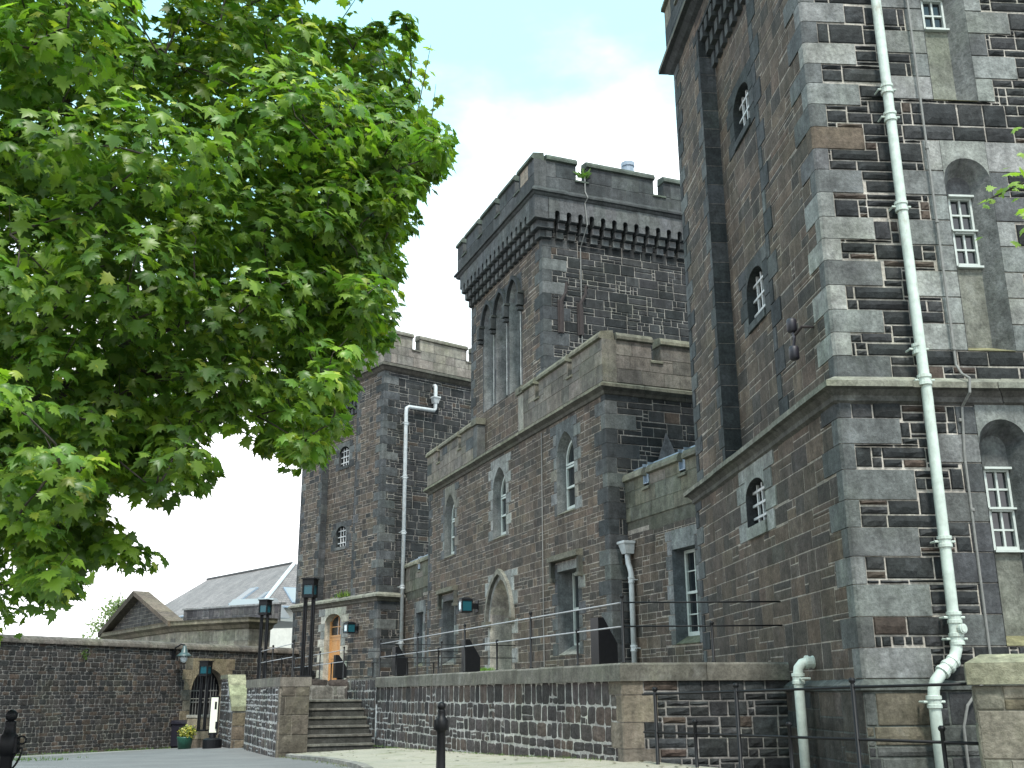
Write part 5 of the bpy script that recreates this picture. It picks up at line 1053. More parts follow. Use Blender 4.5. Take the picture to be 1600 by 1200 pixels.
CLUMPS = '-4.40,10.10,4.08,0.64;-5.48,5.22,5.60,0.66;-3.44,7.01,7.62,0.67;-4.01,5.17,6.54,0.71;-7.26,7.99,4.01,0.66;-7.59,7.93,5.71,0.60;-7.16,7.10,5.61,0.71;-7.08,8.27,3.29,0.70;-2.48,9.98,7.74,0.52;-6.14,9.81,4.53,0.60;-7.54,9.98,7.38,0.55;-2.68,8.46,9.15,0.63;-7.88,6.38,8.08,0.50;-4.47,5.65,5.90,0.55;-5.34,6.57,3.03,0.56;-5.11,6.98,7.40,0.67;-6.95,10.34,2.85,0.68;-2.99,11.06,8.09,0.53;-6.72,8.02,9.47,0.53;-2.95,8.47,4.04,0.50;-6.81,8.72,2.84,0.55;-3.74,6.13,3.93,0.69;-3.14,10.73,6.72,0.56;-7.10,6.05,7.86,0.71;-2.59,9.56,5.68,0.65;-7.33,11.51,4.58,0.71;-9.24,10.15,5.21,0.65;-5.71,7.09,9.69,0.71;-4.84,9.09,2.46,0.70;-4.99,9.86,8.68,0.58;-4.34,11.25,5.56,0.54;-4.74,9.11,8.98,0.51;-5.03,11.42,5.03,0.57;-2.50,8.98,7.14,0.63;-2.63,8.97,10.04,0.50;-4.38,8.02,10.45,0.57;-7.81,7.36,4.57,0.61;-8.13,9.34,7.10,0.57;-2.96,7.10,4.09,0.61;-8.97,7.62,5.91,0.71;-2.50,10.26,5.30,0.66;-5.34,5.59,4.08,0.50;-5.60,7.74,8.25,0.63;-8.74,10.65,5.99,0.50;-3.64,6.54,9.15,0.54;-6.39,9.28,2.58,0.54;-4.80,7.13,4.54,0.67;-5.02,8.03,9.39,0.71;-4.58,11.67,6.45,0.58;-6.45,10.23,9.69,0.58;-8.26,8.80,7.89,0.62;-2.44,9.99,8.42,0.67;-2.33,7.05,5.40,0.51;-3.92,11.31,8.79,0.63;-8.04,6.76,5.14,0.57;-7.34,6.71,3.86,0.62;-2.65,6.87,8.97,0.57;-2.79,9.81,6.24,0.52;-7.70,7.34,7.79,0.53;-5.32,10.17,7.69,0.65;-8.37,8.05,7.56,0.51;-5.72,10.48,3.99,0.62;-8.27,9.62,8.83,0.55;-6.41,11.14,6.57,0.63;-9.02,10.36,6.59,0.68;-6.91,9.04,4.40,0.59;-3.39,8.05,9.98,0.51;-7.81,9.62,5.21,0.53;-9.50,8.72,6.07,0.66;-4.35,7.00,7.12,0.52;-1.36,9.73,7.21,0.53;-4.17,7.66,4.12,0.60;-6.96,9.32,9.52,0.69;-4.08,7.53,9.18,0.71;-6.97,9.94,3.85,0.61;-5.25,8.17,2.63,0.59;-5.08,11.64,4.54,0.53;-4.95,10.97,7.46,0.58;-5.10,6.57,5.48,0.64;-4.77,6.22,8.57,0.61;-8.11,6.33,7.54,0.56;-6.99,7.28,9.17,0.67;-1.69,10.93,7.68,0.69;-6.76,8.74,7.51,0.67;-5.98,7.94,3.38,0.67;-1.83,7.01,4.88,0.67;-2.52,10.71,6.31,0.65;-8.09,6.89,6.62,0.56;-2.60,6.45,7.36,0.61;-6.90,11.65,5.86,0.65;-3.47,10.37,5.89,0.50;-5.07,7.48,10.22,0.62;-3.99,11.59,7.44,0.65;-6.33,9.74,7.22,0.60;-6.85,10.79,7.72,0.68;-7.53,10.04,7.92,0.64;-4.19,6.88,3.47,0.66;-4.57,6.90,8.20,0.68;-2.28,10.18,7.19,0.58;-7.47,5.72,7.08,0.69;-3.65,11.69,5.90,0.62;-5.12,11.59,8.00,0.60;-7.69,8.80,4.84,0.66;-4.32,5.89,7.81,0.66;-8.73,9.54,4.08,0.67;-4.36,5.54,4.35,0.65;-3.75,10.65,4.58,0.66;-7.20,8.95,5.32,0.51;-5.67,10.35,9.34,0.55;-3.58,9.37,9.40,0.51;-7.51,9.49,6.52,0.53;-3.67,5.71,5.05,0.54;-3.36,7.08,5.89,0.60;-7.97,9.06,8.49,0.58;-6.04,11.91,5.48,0.63;-5.99,7.80,10.25,0.63;-6.36,10.79,3.25,0.55;-5.32,7.27,8.88,0.50;-7.90,6.03,4.52,0.56;-6.05,6.43,5.03,0.59;-2.26,10.83,4.84,0.58;-7.67,6.28,5.55,0.57;-7.55,11.34,6.19,0.59;-9.34,7.75,7.04,0.68;-2.31,9.34,4.69,0.63;-7.48,7.83,6.60,0.62;-5.17,6.58,3.58,0.71;-6.28,6.78,8.54,0.70;-2.92,7.75,8.20,0.52;-7.27,8.76,8.76,0.53;-6.10,10.05,3.52,0.70;-5.49,9.27,8.20,0.59;-4.87,5.94,7.38,0.58;-2.26,8.18,5.68,0.71;-5.57,5.80,4.68,0.70;-5.94,11.56,7.55,0.56;-2.02,6.69,5.91,0.53;-8.83,7.76,4.22,0.60;-7.67,8.05,8.94,0.53;-4.24,7.93,2.83,0.72;-4.31,10.17,7.78,0.56;-4.99,6.23,6.60,0.60;-7.77,11.10,7.67,0.53;-4.64,6.69,9.39,0.57;-7.33,9.67,5.71,0.57;-4.70,5.86,3.15,0.58;-3.90,6.59,4.72,0.51;-3.90,10.63,6.45,0.50;-7.12,10.73,5.43,0.67;-6.96,11.10,3.75,0.59;-2.86,11.20,7.42,0.64;-1.94,9.56,6.60,0.70;-8.06,10.20,4.23,0.58;-1.80,6.82,7.41,0.54;-6.72,6.53,6.60,0.68;-2.29,5.67,6.55,0.67;-6.55,9.05,3.63,0.53;-1.61,7.86,5.22,0.61;-5.93,9.17,3.25,0.61;-4.46,5.79,3.64,0.52;-6.96,6.77,4.57,0.55;-3.26,5.94,6.96,0.65;-7.60,6.69,3.20,0.69;-8.56,8.03,8.42,0.53;-7.14,10.57,7.02,0.56;-9.38,8.85,4.42,0.70;-4.50,10.42,6.97,0.51;-5.28,10.97,6.52,0.52;-1.94,8.38,9.60,0.66;-9.28,8.92,7.22,0.65;-3.87,7.85,3.60,0.53;-5.12,8.94,10.42,0.64;-7.68,9.82,3.38,0.62;-8.32,8.05,6.31,0.61;-4.78,5.64,5.20,0.54;-2.70,5.47,5.56,0.52;-5.60,11.26,3.63,0.52;-4.45,10.56,8.45,0.55;-3.99,8.69,9.19,0.57;-5.80,6.23,7.75,0.58;-1.78,11.13,7.10,0.57;-2.36,9.46,9.61,0.64;-8.88,9.66,6.11,0.53;-7.97,10.54,6.28,0.54;-3.06,9.35,8.74,0.56;-7.67,11.31,6.70,0.55;-6.08,10.93,8.99,0.51;-6.44,9.65,7.83,0.60;-2.51,6.46,8.39,0.55;-7.78,8.78,5.80,0.65;-4.43,10.79,6.01,0.64;-8.99,9.30,8.27,0.51;-6.05,6.15,8.99,0.51;-6.73,10.62,8.57,0.58;-5.40,10.72,5.19,0.59;-7.01,5.74,5.22,0.57;-2.59,6.75,4.62,0.54;-5.87,8.66,9.15,0.61;-4.53,6.54,2.54,0.59;-5.86,8.94,3.88,0.52;-6.01,6.83,5.92,0.62;-7.86,9.69,9.34,0.50;-9.18,6.98,6.40,0.57;-6.68,7.40,2.72,0.67;-3.40,6.10,6.35,0.68;-5.95,10.97,8.39,0.53;-6.55,8.14,8.86,0.59;-3.70,9.60,7.69,0.55;-6.47,6.08,5.74,0.59;-6.20,6.33,3.34,0.71;-8.04,10.57,8.41,0.57;-6.80,7.03,4.99,0.50;-3.62,9.15,4.09,0.52;-6.75,9.51,3.14,0.57;-6.17,8.46,9.80,0.70;-3.63,8.92,9.87,0.71;-7.78,8.08,8.10,0.72;-3.47,9.89,5.05,0.55;-8.01,10.59,5.44,0.51;-6.88,11.36,7.11,0.52;-1.86,7.23,9.12,0.68;-5.34,9.32,9.92,0.57;-2.30,8.20,6.35,0.63;-2.65,9.11,7.96,0.57;-1.66,7.71,8.05,0.56;-1.83,6.56,4.10,0.52;-8.36,8.87,2.84,0.55;-3.59,6.22,2.90,0.71;-6.76,10.15,6.07,0.52;-2.83,6.41,5.02,0.55;-8.84,7.03,7.04,0.51;-8.38,9.31,3.52,0.54;-2.47,7.33,7.82,0.60;-3.54,5.44,5.68,0.52;-4.76,10.99,4.27,0.64;-9.69,9.08,5.50,0.55;-4.28,7.32,7.73,0.58;-8.04,8.05,4.28,0.61;-3.54,6.84,5.16,0.67;-6.14,7.23,7.35,0.51;-3.43,6.99,8.36,0.55;-2.66,11.53,5.72,0.62;-2.29,7.61,7.27,0.50;-7.90,7.66,2.75,0.55;-6.58,11.60,4.99,0.51;-1.89,8.24,4.14,0.53;-8.01,8.51,6.81,0.52;-5.68,10.43,2.91,0.69;-5.82,5.77,6.11,0.54;-8.84,10.02,7.12,0.52;-7.31,7.94,9.90,0.56;-6.28,5.42,5.08,0.61;-8.15,7.75,5.10,0.59;-3.24,6.87,9.66,0.70;-5.77,7.45,4.26,0.62;-2.33,5.92,4.15,0.54;-6.05,8.60,8.43,0.66;-6.11,7.03,7.81,0.52;-1.61,9.19,7.66,0.58;-8.33,8.59,8.96,0.66;-5.42,5.14,6.85,0.68;-6.88,5.91,4.15,0.56;-2.77,7.71,4.75,0.51;-7.66,5.63,6.00,0.52;-4.57,7.92,8.21,0.61;-5.63,7.99,8.77,0.53;-6.46,5.46,6.32,0.56;-4.52,8.75,3.73,0.62;-6.78,9.31,10.12,0.68;-8.65,7.01,7.77,0.70;-7.13,7.42,3.57,0.59;-7.28,10.31,9.08,0.51;-1.56,9.29,6.05,0.60;-2.87,11.61,4.93,0.57;-1.80,8.19,4.75,0.51;-8.56,7.59,3.36,0.67;-5.03,8.80,3.22,0.63;-3.45,10.32,8.44,0.52;-5.95,10.19,8.35,0.54;-6.19,10.52,6.97,0.65;-8.32,6.59,3.97,0.66;-8.49,8.66,5.16,0.61;-3.33,10.11,9.10,0.53;-6.05,5.43,7.33,0.69;-8.82,9.30,6.70,0.67;-7.12,7.91,7.51,0.61;-5.95,9.17,10.34,0.58;-5.69,9.99,2.26,0.60;-1.48,6.34,5.46,0.68;-8.17,9.88,5.75,0.54;-8.35,7.44,8.77,0.58;-5.96,6.45,4.10,0.53;-6.84,9.61,8.99,0.52;-3.73,11.85,6.88,0.56;-3.36,10.47,7.26,0.52;-5.49,11.91,7.05,0.60;-6.38,10.88,4.23,0.56;-4.56,10.27,3.39,0.56;-7.27,7.40,8.51,0.51;-2.78,9.44,5.16,0.56;-4.25,5.14,5.40,0.57;-5.73,6.88,6.82,0.59;-6.31,11.94,6.27,0.55;-6.99,7.01,7.87,0.56;-5.13,7.80,3.70,0.54;-7.28,9.86,4.44,0.56;-6.76,9.48,8.46,0.62;-7.34,6.68,7.44,0.53;-8.74,9.55,7.69,0.71;-9.15,8.48,3.89,0.62;-3.45,5.39,7.49,0.70;-2.07,10.76,5.82,0.57;-1.40,8.03,8.78,0.68;-5.55,10.45,5.67,0.60;-7.61,10.62,3.59,0.56;-3.35,7.34,8.85,0.59;-7.86,10.58,6.86,0.52;-4.29,9.86,10.08,0.52;-6.91,7.65,4.75,0.55;-4.64,8.18,9.90,0.51;-8.78,9.95,4.54,0.51;-6.15,10.80,4.89,0.64;-7.20,7.84,2.25,0.62;-1.97,6.21,7.97,0.52;-7.58,6.91,8.85,0.50;-3.23,5.69,8.21,0.72;-3.03,9.92,9.88,0.61;-4.90,10.91,8.96,0.63;-4.03,11.69,5.13,0.56;-6.79,7.37,9.83,0.51;-4.98,7.25,3.07,0.52;-3.00,7.44,3.50,0.51;-3.12,5.94,4.40,0.58;-8.20,10.96,4.56,0.62;-5.22,11.53,5.82,0.65;-1.87,8.26,6.80,0.55;-7.38,9.21,2.38,0.69;-4.43,8.74,8.33,0.58;-1.74,8.81,5.14,0.56;-8.08,5.96,6.51,0.65;-3.69,7.78,8.44,0.58;-6.20,5.55,3.95,0.60;-5.39,5.70,3.46,0.60;-8.62,7.04,4.81,0.60;-4.87,6.28,4.94,0.55;-1.67,9.15,9.20,0.54;-5.60,11.82,4.13,0.57;-4.16,7.28,10.21,0.62;-5.75,7.27,2.74,0.66;-1.34,7.10,5.87,0.51;-4.87,10.28,9.43,0.54;-4.48,6.68,6.12,0.57;-1.94,7.42,4.34,0.56;-5.60,10.04,10.15,0.53;-8.80,9.36,5.60,0.51;-1.91,7.08,6.51,0.51;-4.71,10.17,4.79,0.63;-8.10,10.18,4.75,0.57;-2.92,11.47,6.77,0.52;-7.74,9.18,3.98,0.68;-2.23,5.80,4.86,0.66;-7.33,6.93,6.20,0.60;-5.23,5.33,7.76,0.54;-5.11,9.40,3.67,0.61;-4.24,11.75,4.62,0.61;-9.16,7.91,7.66,0.52;-6.82,7.61,7.05,0.51;-4.13,9.18,10.38,0.50;-5.64,6.53,2.31,0.51;-4.34,8.13,2.22,0.57;-0.78,7.69,8.16,0.64;-3.39,9.90,6.76,0.58;-4.60,11.66,7.02,0.51;-1.19,7.16,7.76,0.60;-4.36,5.20,7.16,0.64;-8.91,7.92,4.78,0.62;-1.22,8.67,6.32,0.50;-4.58,10.38,5.27,0.52;-2.36,8.99,6.16,0.56;-6.73,9.89,6.62,0.61;-2.19,8.02,8.48,0.55;-4.59,7.36,2.46,0.55;-3.05,6.33,5.70,0.58;-6.72,9.93,5.16,0.62;-5.98,5.55,8.12,0.54;-6.18,8.41,2.42,0.56;-2.64,7.90,9.89,0.58;-5.66,7.06,4.83,0.51;-6.38,7.82,7.74,0.55;-1.71,9.50,5.45,0.51;-8.88,7.31,5.33,0.62;-3.92,6.77,6.66,0.63;-5.36,10.73,7.04,0.51;-1.81,10.04,5.96,0.52;-2.92,5.46,6.05,0.55;-8.33,10.92,7.23,0.51;-3.49,10.56,7.77,0.57;-1.52,6.40,6.97,0.63;-8.39,10.52,7.82,0.55;-2.70,7.67,9.30,0.54;-9.64,8.66,4.98,0.61;-7.96,8.60,3.53,0.50;-1.48,7.84,6.19,0.66;-8.37,8.87,4.53,0.51;-6.11,11.43,4.57,0.51;-6.31,6.63,9.38,0.54;-6.64,10.89,6.02,0.32;-2.83,6.70,3.17,0.33;-6.44,10.36,2.35,0.31;-4.03,9.64,3.54,0.31;-3.83,11.62,8.03,0.36;-6.05,7.44,9.17,0.37;-2.31,10.96,8.37,0.40;-9.01,9.43,5.00,0.30;-9.67,8.34,6.71,0.32;-8.37,8.93,6.24,0.40;-2.84,6.28,3.70,0.31;-4.92,12.12,5.34,0.32;-3.13,7.06,2.78,0.41;-5.04,11.42,3.23,0.41;-3.48,10.16,3.74,0.31;-7.36,10.81,4.20,0.30;-3.40,10.81,5.07,0.34;-6.49,11.61,7.89,0.34;-4.42,9.78,2.99,0.33;-2.45,8.28,8.05,0.30;-7.30,9.03,8.18,0.31;-3.02,10.94,5.37,0.32;-3.34,8.70,3.66,0.38;-6.39,7.67,2.20,0.32;-3.85,10.54,5.41,0.37;-2.01,10.17,4.47,0.34;-1.99,6.50,3.64,0.33;-8.65,7.60,6.70,0.31;-6.43,7.61,8.34,0.35;-5.64,6.06,6.92,0.31;-3.42,7.06,4.53,0.36;-8.27,6.76,6.03,0.39;-8.50,6.65,5.60,0.34;-1.80,10.52,6.68,0.37;-1.23,7.14,4.20,0.33;-5.78,9.81,8.93,0.34;-8.42,10.26,3.77,0.34;-8.22,7.71,7.12,0.31;-1.32,9.51,8.15,0.33;-4.03,5.67,8.51,0.31;-1.60,9.97,7.98,0.33;-1.55,7.01,3.57,0.41;-3.59,8.51,8.65,0.33;-3.36,10.93,9.19,0.33;-5.28,10.78,4.65,0.34;-4.20,6.31,5.31,0.31;-4.07,6.22,7.30,0.36;-4.37,11.31,7.89,0.35;-7.41,9.21,7.79,0.33;-6.66,6.38,7.20,0.31;-4.73,9.12,9.55,0.34;-6.51,11.39,8.25,0.31;-5.84,6.41,7.18,0.30;-9.32,8.27,5.56,0.37;-7.77,9.35,2.95,0.36;-3.00,8.59,8.47,0.31;-9.33,8.79,7.90,0.32;-6.88,6.12,8.55,0.32;-5.31,6.16,9.33,0.37;-3.82,8.89,3.26,0.35;-2.11,11.43,5.28,0.31;-3.21,6.70,3.51,0.35;-1.94,9.37,4.07,0.31;-7.85,8.91,9.38,0.31;-2.58,10.55,8.93,0.33;-2.59,9.50,9.11,0.33;-1.44,8.91,6.97,0.41;-3.77,6.82,2.28,0.40;-4.08,6.14,8.89,0.31;-3.24,6.36,2.96,0.36;-1.41,8.11,7.20,0.30;-3.62,7.03,4.17,0.36;-3.60,7.46,3.34,0.32;-3.31,7.58,5.19,0.33;-2.89,8.13,6.49,0.37;-2.72,6.92,3.64,0.34;-2.71,6.07,4.62,0.34;-1.07,7.70,6.78,0.33;-3.21,6.46,5.16,0.34;-2.44,6.33,3.98,0.34;-1.36,6.85,5.02,0.35;-4.20,7.56,5.44,0.35;-3.64,7.40,4.50,0.36;-2.98,8.36,4.79,0.31;-1.44,8.67,5.52,0.39;-3.50,7.59,3.61,0.32;-3.25,7.25,6.13,0.31;-3.27,7.65,6.10,0.39;-3.92,7.50,6.39,0.33;-2.69,8.14,5.52,0.34;-2.03,6.80,3.91,0.34;-4.28,7.70,7.15,0.36;-2.47,6.38,4.96,0.39;-2.91,7.22,3.95,0.34;-3.03,8.33,7.08,0.32;-3.60,8.05,7.21,0.32;-3.70,6.43,5.20,0.30;-2.96,8.28,7.41,0.34;-2.52,5.68,2.87,0.32;-1.59,6.45,4.23,0.34;-3.44,7.87,3.79,0.31;-1.11,6.95,4.28,0.35;-1.89,7.00,6.69,0.33;-3.52,7.91,5.10,0.35;-1.43,7.39,4.15,0.30;-3.82,7.01,6.20,0.39;-2.82,8.28,3.63,0.31;-2.06,7.70,5.85,0.36;-3.69,7.02,5.60,0.35;-3.89,7.29,4.76,0.32;-3.04,6.32,3.89,0.32;-3.10,5.81,5.65,0.39;-1.01,7.59,6.28,0.34;-4.14,7.20,6.11,0.33;-3.64,7.84,7.85,0.36;-2.71,5.24,3.16,0.30;-2.59,8.57,6.09,0.31;-1.86,8.32,3.71,0.30;-1.75,6.88,3.47,0.37;-0.83,8.49,6.50,0.34;-1.34,7.54,6.33,0.39;-2.53,7.05,5.05,0.31;-3.50,6.14,4.87,0.33;-1.78,7.71,6.67,0.38;-3.78,7.55,4.86,0.37;-2.77,6.28,4.06,0.37;-2.36,7.78,4.83,0.37;-3.81,7.06,4.10,0.31;-4.13,7.48,4.74,0.36;-3.15,7.59,6.69,0.32;-3.07,7.73,5.42,0.37;-2.42,8.51,4.08,0.33;-3.35,6.49,2.88,0.30;-1.11,8.10,6.87,0.35;-2.87,5.54,3.90,0.32;-3.02,8.17,4.24,0.37;-2.08,6.44,6.23,0.38;-3.42,7.17,5.03,0.40;-2.07,6.27,4.52,0.31;-0.83,7.74,5.88,0.37;-2.15,7.85,6.82,0.31;-2.79,7.85,3.43,0.31;-2.62,5.66,2.72,0.34;-2.61,8.35,3.99,0.31;-2.59,5.33,4.69,0.37;-1.64,7.07,5.10,0.33;-3.36,6.42,3.38,0.34;-3.62,6.45,4.76,0.32;-1.38,8.44,6.00,0.36;-2.06,6.40,4.15,0.31;-3.08,6.70,4.47,0.33;-3.12,8.20,3.42,0.36;-1.97,8.75,5.28,0.31;-2.99,6.65,6.51,0.31;-1.14,7.23,4.65,0.31;-1.79,8.67,7.64,0.33;-1.80,6.67,3.66,0.34;-3.44,6.62,6.04,0.33;-3.04,8.45,7.35,0.31;-1.05,7.93,5.46,0.32;-3.85,6.79,5.73,0.31;-1.93,6.36,6.74,0.32;-1.03,8.57,6.13,0.30;-4.41,7.52,6.75,0.31;-1.10,8.43,6.63,0.32;-3.20,7.88,3.32,0.36;-3.99,7.95,2.91,0.32;-1.13,8.29,5.89,0.32;-3.47,8.05,4.17,0.33;-3.26,8.30,7.07,0.33;-3.97,7.42,5.67,0.31;-3.41,7.05,6.48,0.31;-2.25,7.04,3.17,0.21;-3.38,7.88,7.21,0.24;-2.11,8.03,7.73,0.26;-2.69,8.16,7.23,0.20;-1.84,8.72,3.66,0.24;-1.11,8.12,5.14,0.21;-2.66,6.09,2.33,0.22;-2.94,8.18,7.53,0.20;-3.48,8.23,2.68,0.21;-2.63,8.08,3.74,0.27;-2.65,8.15,6.57,0.24;-1.44,8.81,4.63,0.22;-1.50,8.16,3.79,0.21;-2.78,8.14,4.26,0.23;-0.94,7.20,4.95,0.18;-1.49,7.82,4.55,0.17;-0.88,7.06,5.13,0.17;-1.69,8.05,5.70,0.18;-1.11,7.07,5.74,0.16;-1.33,6.91,5.47,0.26;-1.18,7.94,5.34,0.23;-1.19,6.34,3.55,0.20;-1.49,6.91,5.62,0.17;-0.86,7.15,5.46,0.18;-1.43,8.05,4.02,0.20;-1.62,7.73,4.09,0.21;-1.64,8.33,4.03,0.21;-1.22,7.91,5.13,0.17;-1.43,7.85,5.11,0.24;-1.75,7.95,6.12,0.24;-1.37,7.63,4.54,0.24;-1.16,6.40,3.76,0.19;-1.49,7.85,4.38,0.19;-1.61,8.24,5.22,0.17;-1.22,6.79,5.11,0.17;-0.95,6.38,4.16,0.24;-1.56,7.41,4.09,0.24;-1.15,6.93,5.15,0.23;-1.03,7.58,4.47,0.17;-1.46,7.57,4.80,0.22;-1.36,7.53,3.82,0.22;-0.79,8.13,6.44,0.19;-1.48,7.42,5.62,0.22;-1.56,7.72,4.04,0.18;-0.53,6.39,5.28,0.17;-1.67,8.07,3.45,0.24;-1.49,7.09,4.04,0.17;-1.23,8.05,5.30,0.22;-1.21,8.10,4.51,0.18;-1.22,7.97,4.40,0.24;-1.41,7.34,3.52,0.18;-1.11,7.64,6.11,0.18;-0.91,6.76,4.97,0.17;-1.21,8.19,4.59,0.19;-1.25,8.49,6.06,0.20;-1.13,6.64,5.14,0.18;-0.69,7.73,5.96,0.25;-1.75,8.33,5.31,0.25;-1.12,7.66,4.89,0.25;-0.80,6.74,5.56,0.23;-1.08,6.89,4.18,0.18;-0.96,8.05,5.73,0.18;-1.07,7.80,4.35,0.17;-1.50,7.65,4.40,0.26;-1.01,8.33,5.59,0.19;-1.34,7.97,5.91,0.18;-0.93,8.36,6.35,0.23;-1.25,6.64,4.76,0.19;-1.45,7.82,3.75,0.16;-1.25,6.51,4.76,0.21;-1.55,7.60,5.96,0.17;-1.60,7.40,5.97,0.23;-1.16,6.91,4.35,0.16;-0.81,7.99,5.87,0.24;-0.61,7.26,5.63,0.16;-1.70,8.31,5.16,0.19;-1.18,7.94,5.67,0.19;-0.72,7.96,6.29,0.19;-1.03,7.91,5.11,0.17;-0.76,6.89,5.20,0.17;-1.09,6.89,4.58,0.19;-0.82,7.03,5.86,0.24;-1.08,7.88,5.62,0.18;-1.62,8.24,3.58,0.19;-1.82,8.37,5.79,0.17;-1.10,7.57,5.02,0.21;-1.64,8.12,4.64,0.17;-1.34,6.57,4.36,0.20;-1.42,8.38,4.23,0.17;-1.43,8.08,4.42,0.19;-1.22,7.26,4.05,0.23;-1.43,8.38,4.33,0.21;-1.08,6.71,4.36,0.17;-1.25,6.50,4.93,0.18;-1.65,8.36,3.55,0.17;-1.48,8.28,5.77,0.25;-1.13,7.78,6.33,0.26;-1.43,8.01,4.14,0.17;-1.11,7.74,4.63,0.21;-1.37,7.91,5.95,0.18;-1.39,6.73,3.24,0.17;-1.60,7.83,5.01,0.17;-1.07,7.20,4.75,0.18;-1.53,7.57,3.50,0.23;-1.00,7.67,5.24,0.16;-1.43,6.76,4.02,0.21;-1.37,7.52,5.88,0.20;-0.96,6.54,4.30,0.18;-1.66,7.59,5.24,0.21;-1.14,8.18,4.63,0.16;-1.54,7.91,4.23,0.20;-1.49,7.11,5.61,0.18;-0.95,7.04,5.55,0.18;-1.69,7.86,4.79,0.16;-0.97,8.37,6.30,0.19;-1.63,8.00,5.99,0.16;-1.79,8.41,5.71,0.24;-1.12,6.87,4.81,0.20;-1.71,8.41,5.61,0.20;-1.24,7.29,4.34,0.18;-1.12,7.82,5.35,0.19;-1.56,7.71,3.71,0.26;-1.52,8.38,6.17,0.18;-0.95,7.24,4.67,0.17;-1.34,7.01,3.82,0.19;-1.30,7.12,3.61,0.18;-0.92,7.34,5.77,0.24;-1.22,6.76,4.95,0.19;-1.15,8.45,4.66,0.19;-1.58,8.11,5.09,0.17;-0.94,7.86,6.14,0.20;-1.87,8.37,6.06,0.21;-1.23,6.82,3.39,0.17;-1.14,7.84,5.77,0.20;-1.45,7.29,4.40,0.19;-1.34,8.22,6.30,0.23;-1.49,7.77,3.59,0.20;-0.96,7.52,5.77,0.18;-1.25,7.02,4.89,0.19;-1.64,7.42,5.38,0.19;-0.84,8.45,6.69,0.16;-1.67,7.50,5.48,0.18;-0.75,8.06,5.96,0.17;-1.23,6.49,3.56,0.18;-0.69,7.91,5.92,0.18;-1.58,8.22,6.11,0.19;-3.32,7.90,3.27,0.17;-2.92,5.90,2.78,0.25;-3.28,6.55,3.08,0.21;-2.94,6.43,2.61,0.22;-3.24,6.83,2.69,0.18;-2.79,7.71,3.31,0.17;-3.20,7.30,3.56,0.21;-3.13,7.59,2.82,0.19;-3.12,7.44,2.75,0.21;-3.26,7.08,3.41,0.18;-2.94,6.60,2.98,0.22;-2.70,7.10,2.60,0.21;-2.91,7.97,3.57,0.18;-3.06,7.69,3.37,0.18;-3.05,6.42,3.18,0.25;-2.84,6.37,2.32,0.17;-2.30,6.61,2.91,0.18;-2.00,6.11,3.02,0.23;-3.67,7.71,2.99,0.16;-3.01,7.91,3.27,0.20;-3.62,7.42,3.62,0.25;-2.18,6.63,3.28,0.21;-2.66,7.65,3.30,0.22;-2.78,5.79,2.59,0.18;-3.23,7.23,3.30,0.18;-2.68,7.44,3.18,0.25;-3.18,7.29,2.38,0.22;-2.72,6.28,2.89,0.17;-2.79,6.11,3.29,0.17;-2.64,6.27,3.29,0.24;-2.86,7.58,3.49,0.16;-2.97,6.46,2.79,0.20;-2.97,6.59,2.47,0.23;-3.38,6.77,3.42,0.17;-2.53,6.75,3.44,0.17;-2.84,6.80,2.83,0.21;-3.67,7.61,3.16,0.22;-2.32,7.14,3.08,0.22;-2.77,6.88,3.01,0.17;-2.59,6.37,3.15,0.16;-3.18,7.70,2.67,0.23;-3.31,7.47,2.76,0.16;-2.22,7.01,3.55,0.20;-3.26,7.73,2.92,0.16;-2.29,7.37,3.18,0.22;-2.74,5.94,2.97,0.16;-2.88,6.87,3.52,0.17;-3.09,7.00,2.99,0.17;-3.61,7.21,3.61,0.19;-3.28,7.50,2.33,0.24;-2.61,7.57,3.63,0.24;-3.04,6.31,2.80,0.18;-3.05,7.41,3.02,0.16;-2.52,7.52,3.66,0.18;-3.16,6.89,3.27,0.21;-3.01,7.02,2.60,0.17;-3.09,7.73,2.80,0.20;-2.34,7.66,3.69,0.16;-2.86,7.31,2.69,0.20;-2.45,7.47,3.39,0.19;-3.18,6.79,2.60,0.17;-2.62,7.30,2.55,0.19;-2.81,7.55,3.15,0.17;-2.96,6.55,2.39,0.18;-3.52,7.55,2.94,0.16;-2.69,7.03,3.44,0.19;-3.28,7.80,2.55,0.18;-3.42,7.35,3.34,0.18;-2.86,6.43,2.84,0.17;-2.65,7.80,3.62,0.23;-2.86,7.83,3.47,0.17;-1.18,8.01,7.35,0.11;-2.53,7.36,4.80,0.10;-1.59,8.03,7.38,0.13;-1.55,6.60,6.43,0.13;-4.05,7.24,5.76,0.15;-1.76,7.20,3.39,0.10;-2.91,7.75,7.66,0.12;-2.99,7.90,7.85,0.12;-2.97,6.25,3.76,0.10;-2.32,6.29,6.28,0.11;-0.84,7.19,6.68,0.11;-1.44,6.24,6.05,0.15;-2.42,7.41,4.09,0.11;-1.87,7.73,3.46,0.10;-0.87,7.59,6.42,0.13;-2.68,6.71,6.23,0.16;-2.58,5.95,6.12,0.13;-0.84,7.16,6.81,0.11;-2.84,7.82,7.75,0.11;-2.02,8.24,8.15,0.11;-3.45,6.89,3.75,0.12;-3.40,7.51,4.68,0.12;-2.94,7.02,6.51,0.11;-1.93,6.66,3.45,0.12;-3.03,7.00,7.11,0.13;-1.45,8.23,7.43,0.14;-2.59,6.92,3.73,0.10;-1.22,8.29,7.46,0.12;-1.81,7.28,7.28,0.15;-3.33,7.71,7.75,0.10;-2.41,6.26,5.86,0.10'
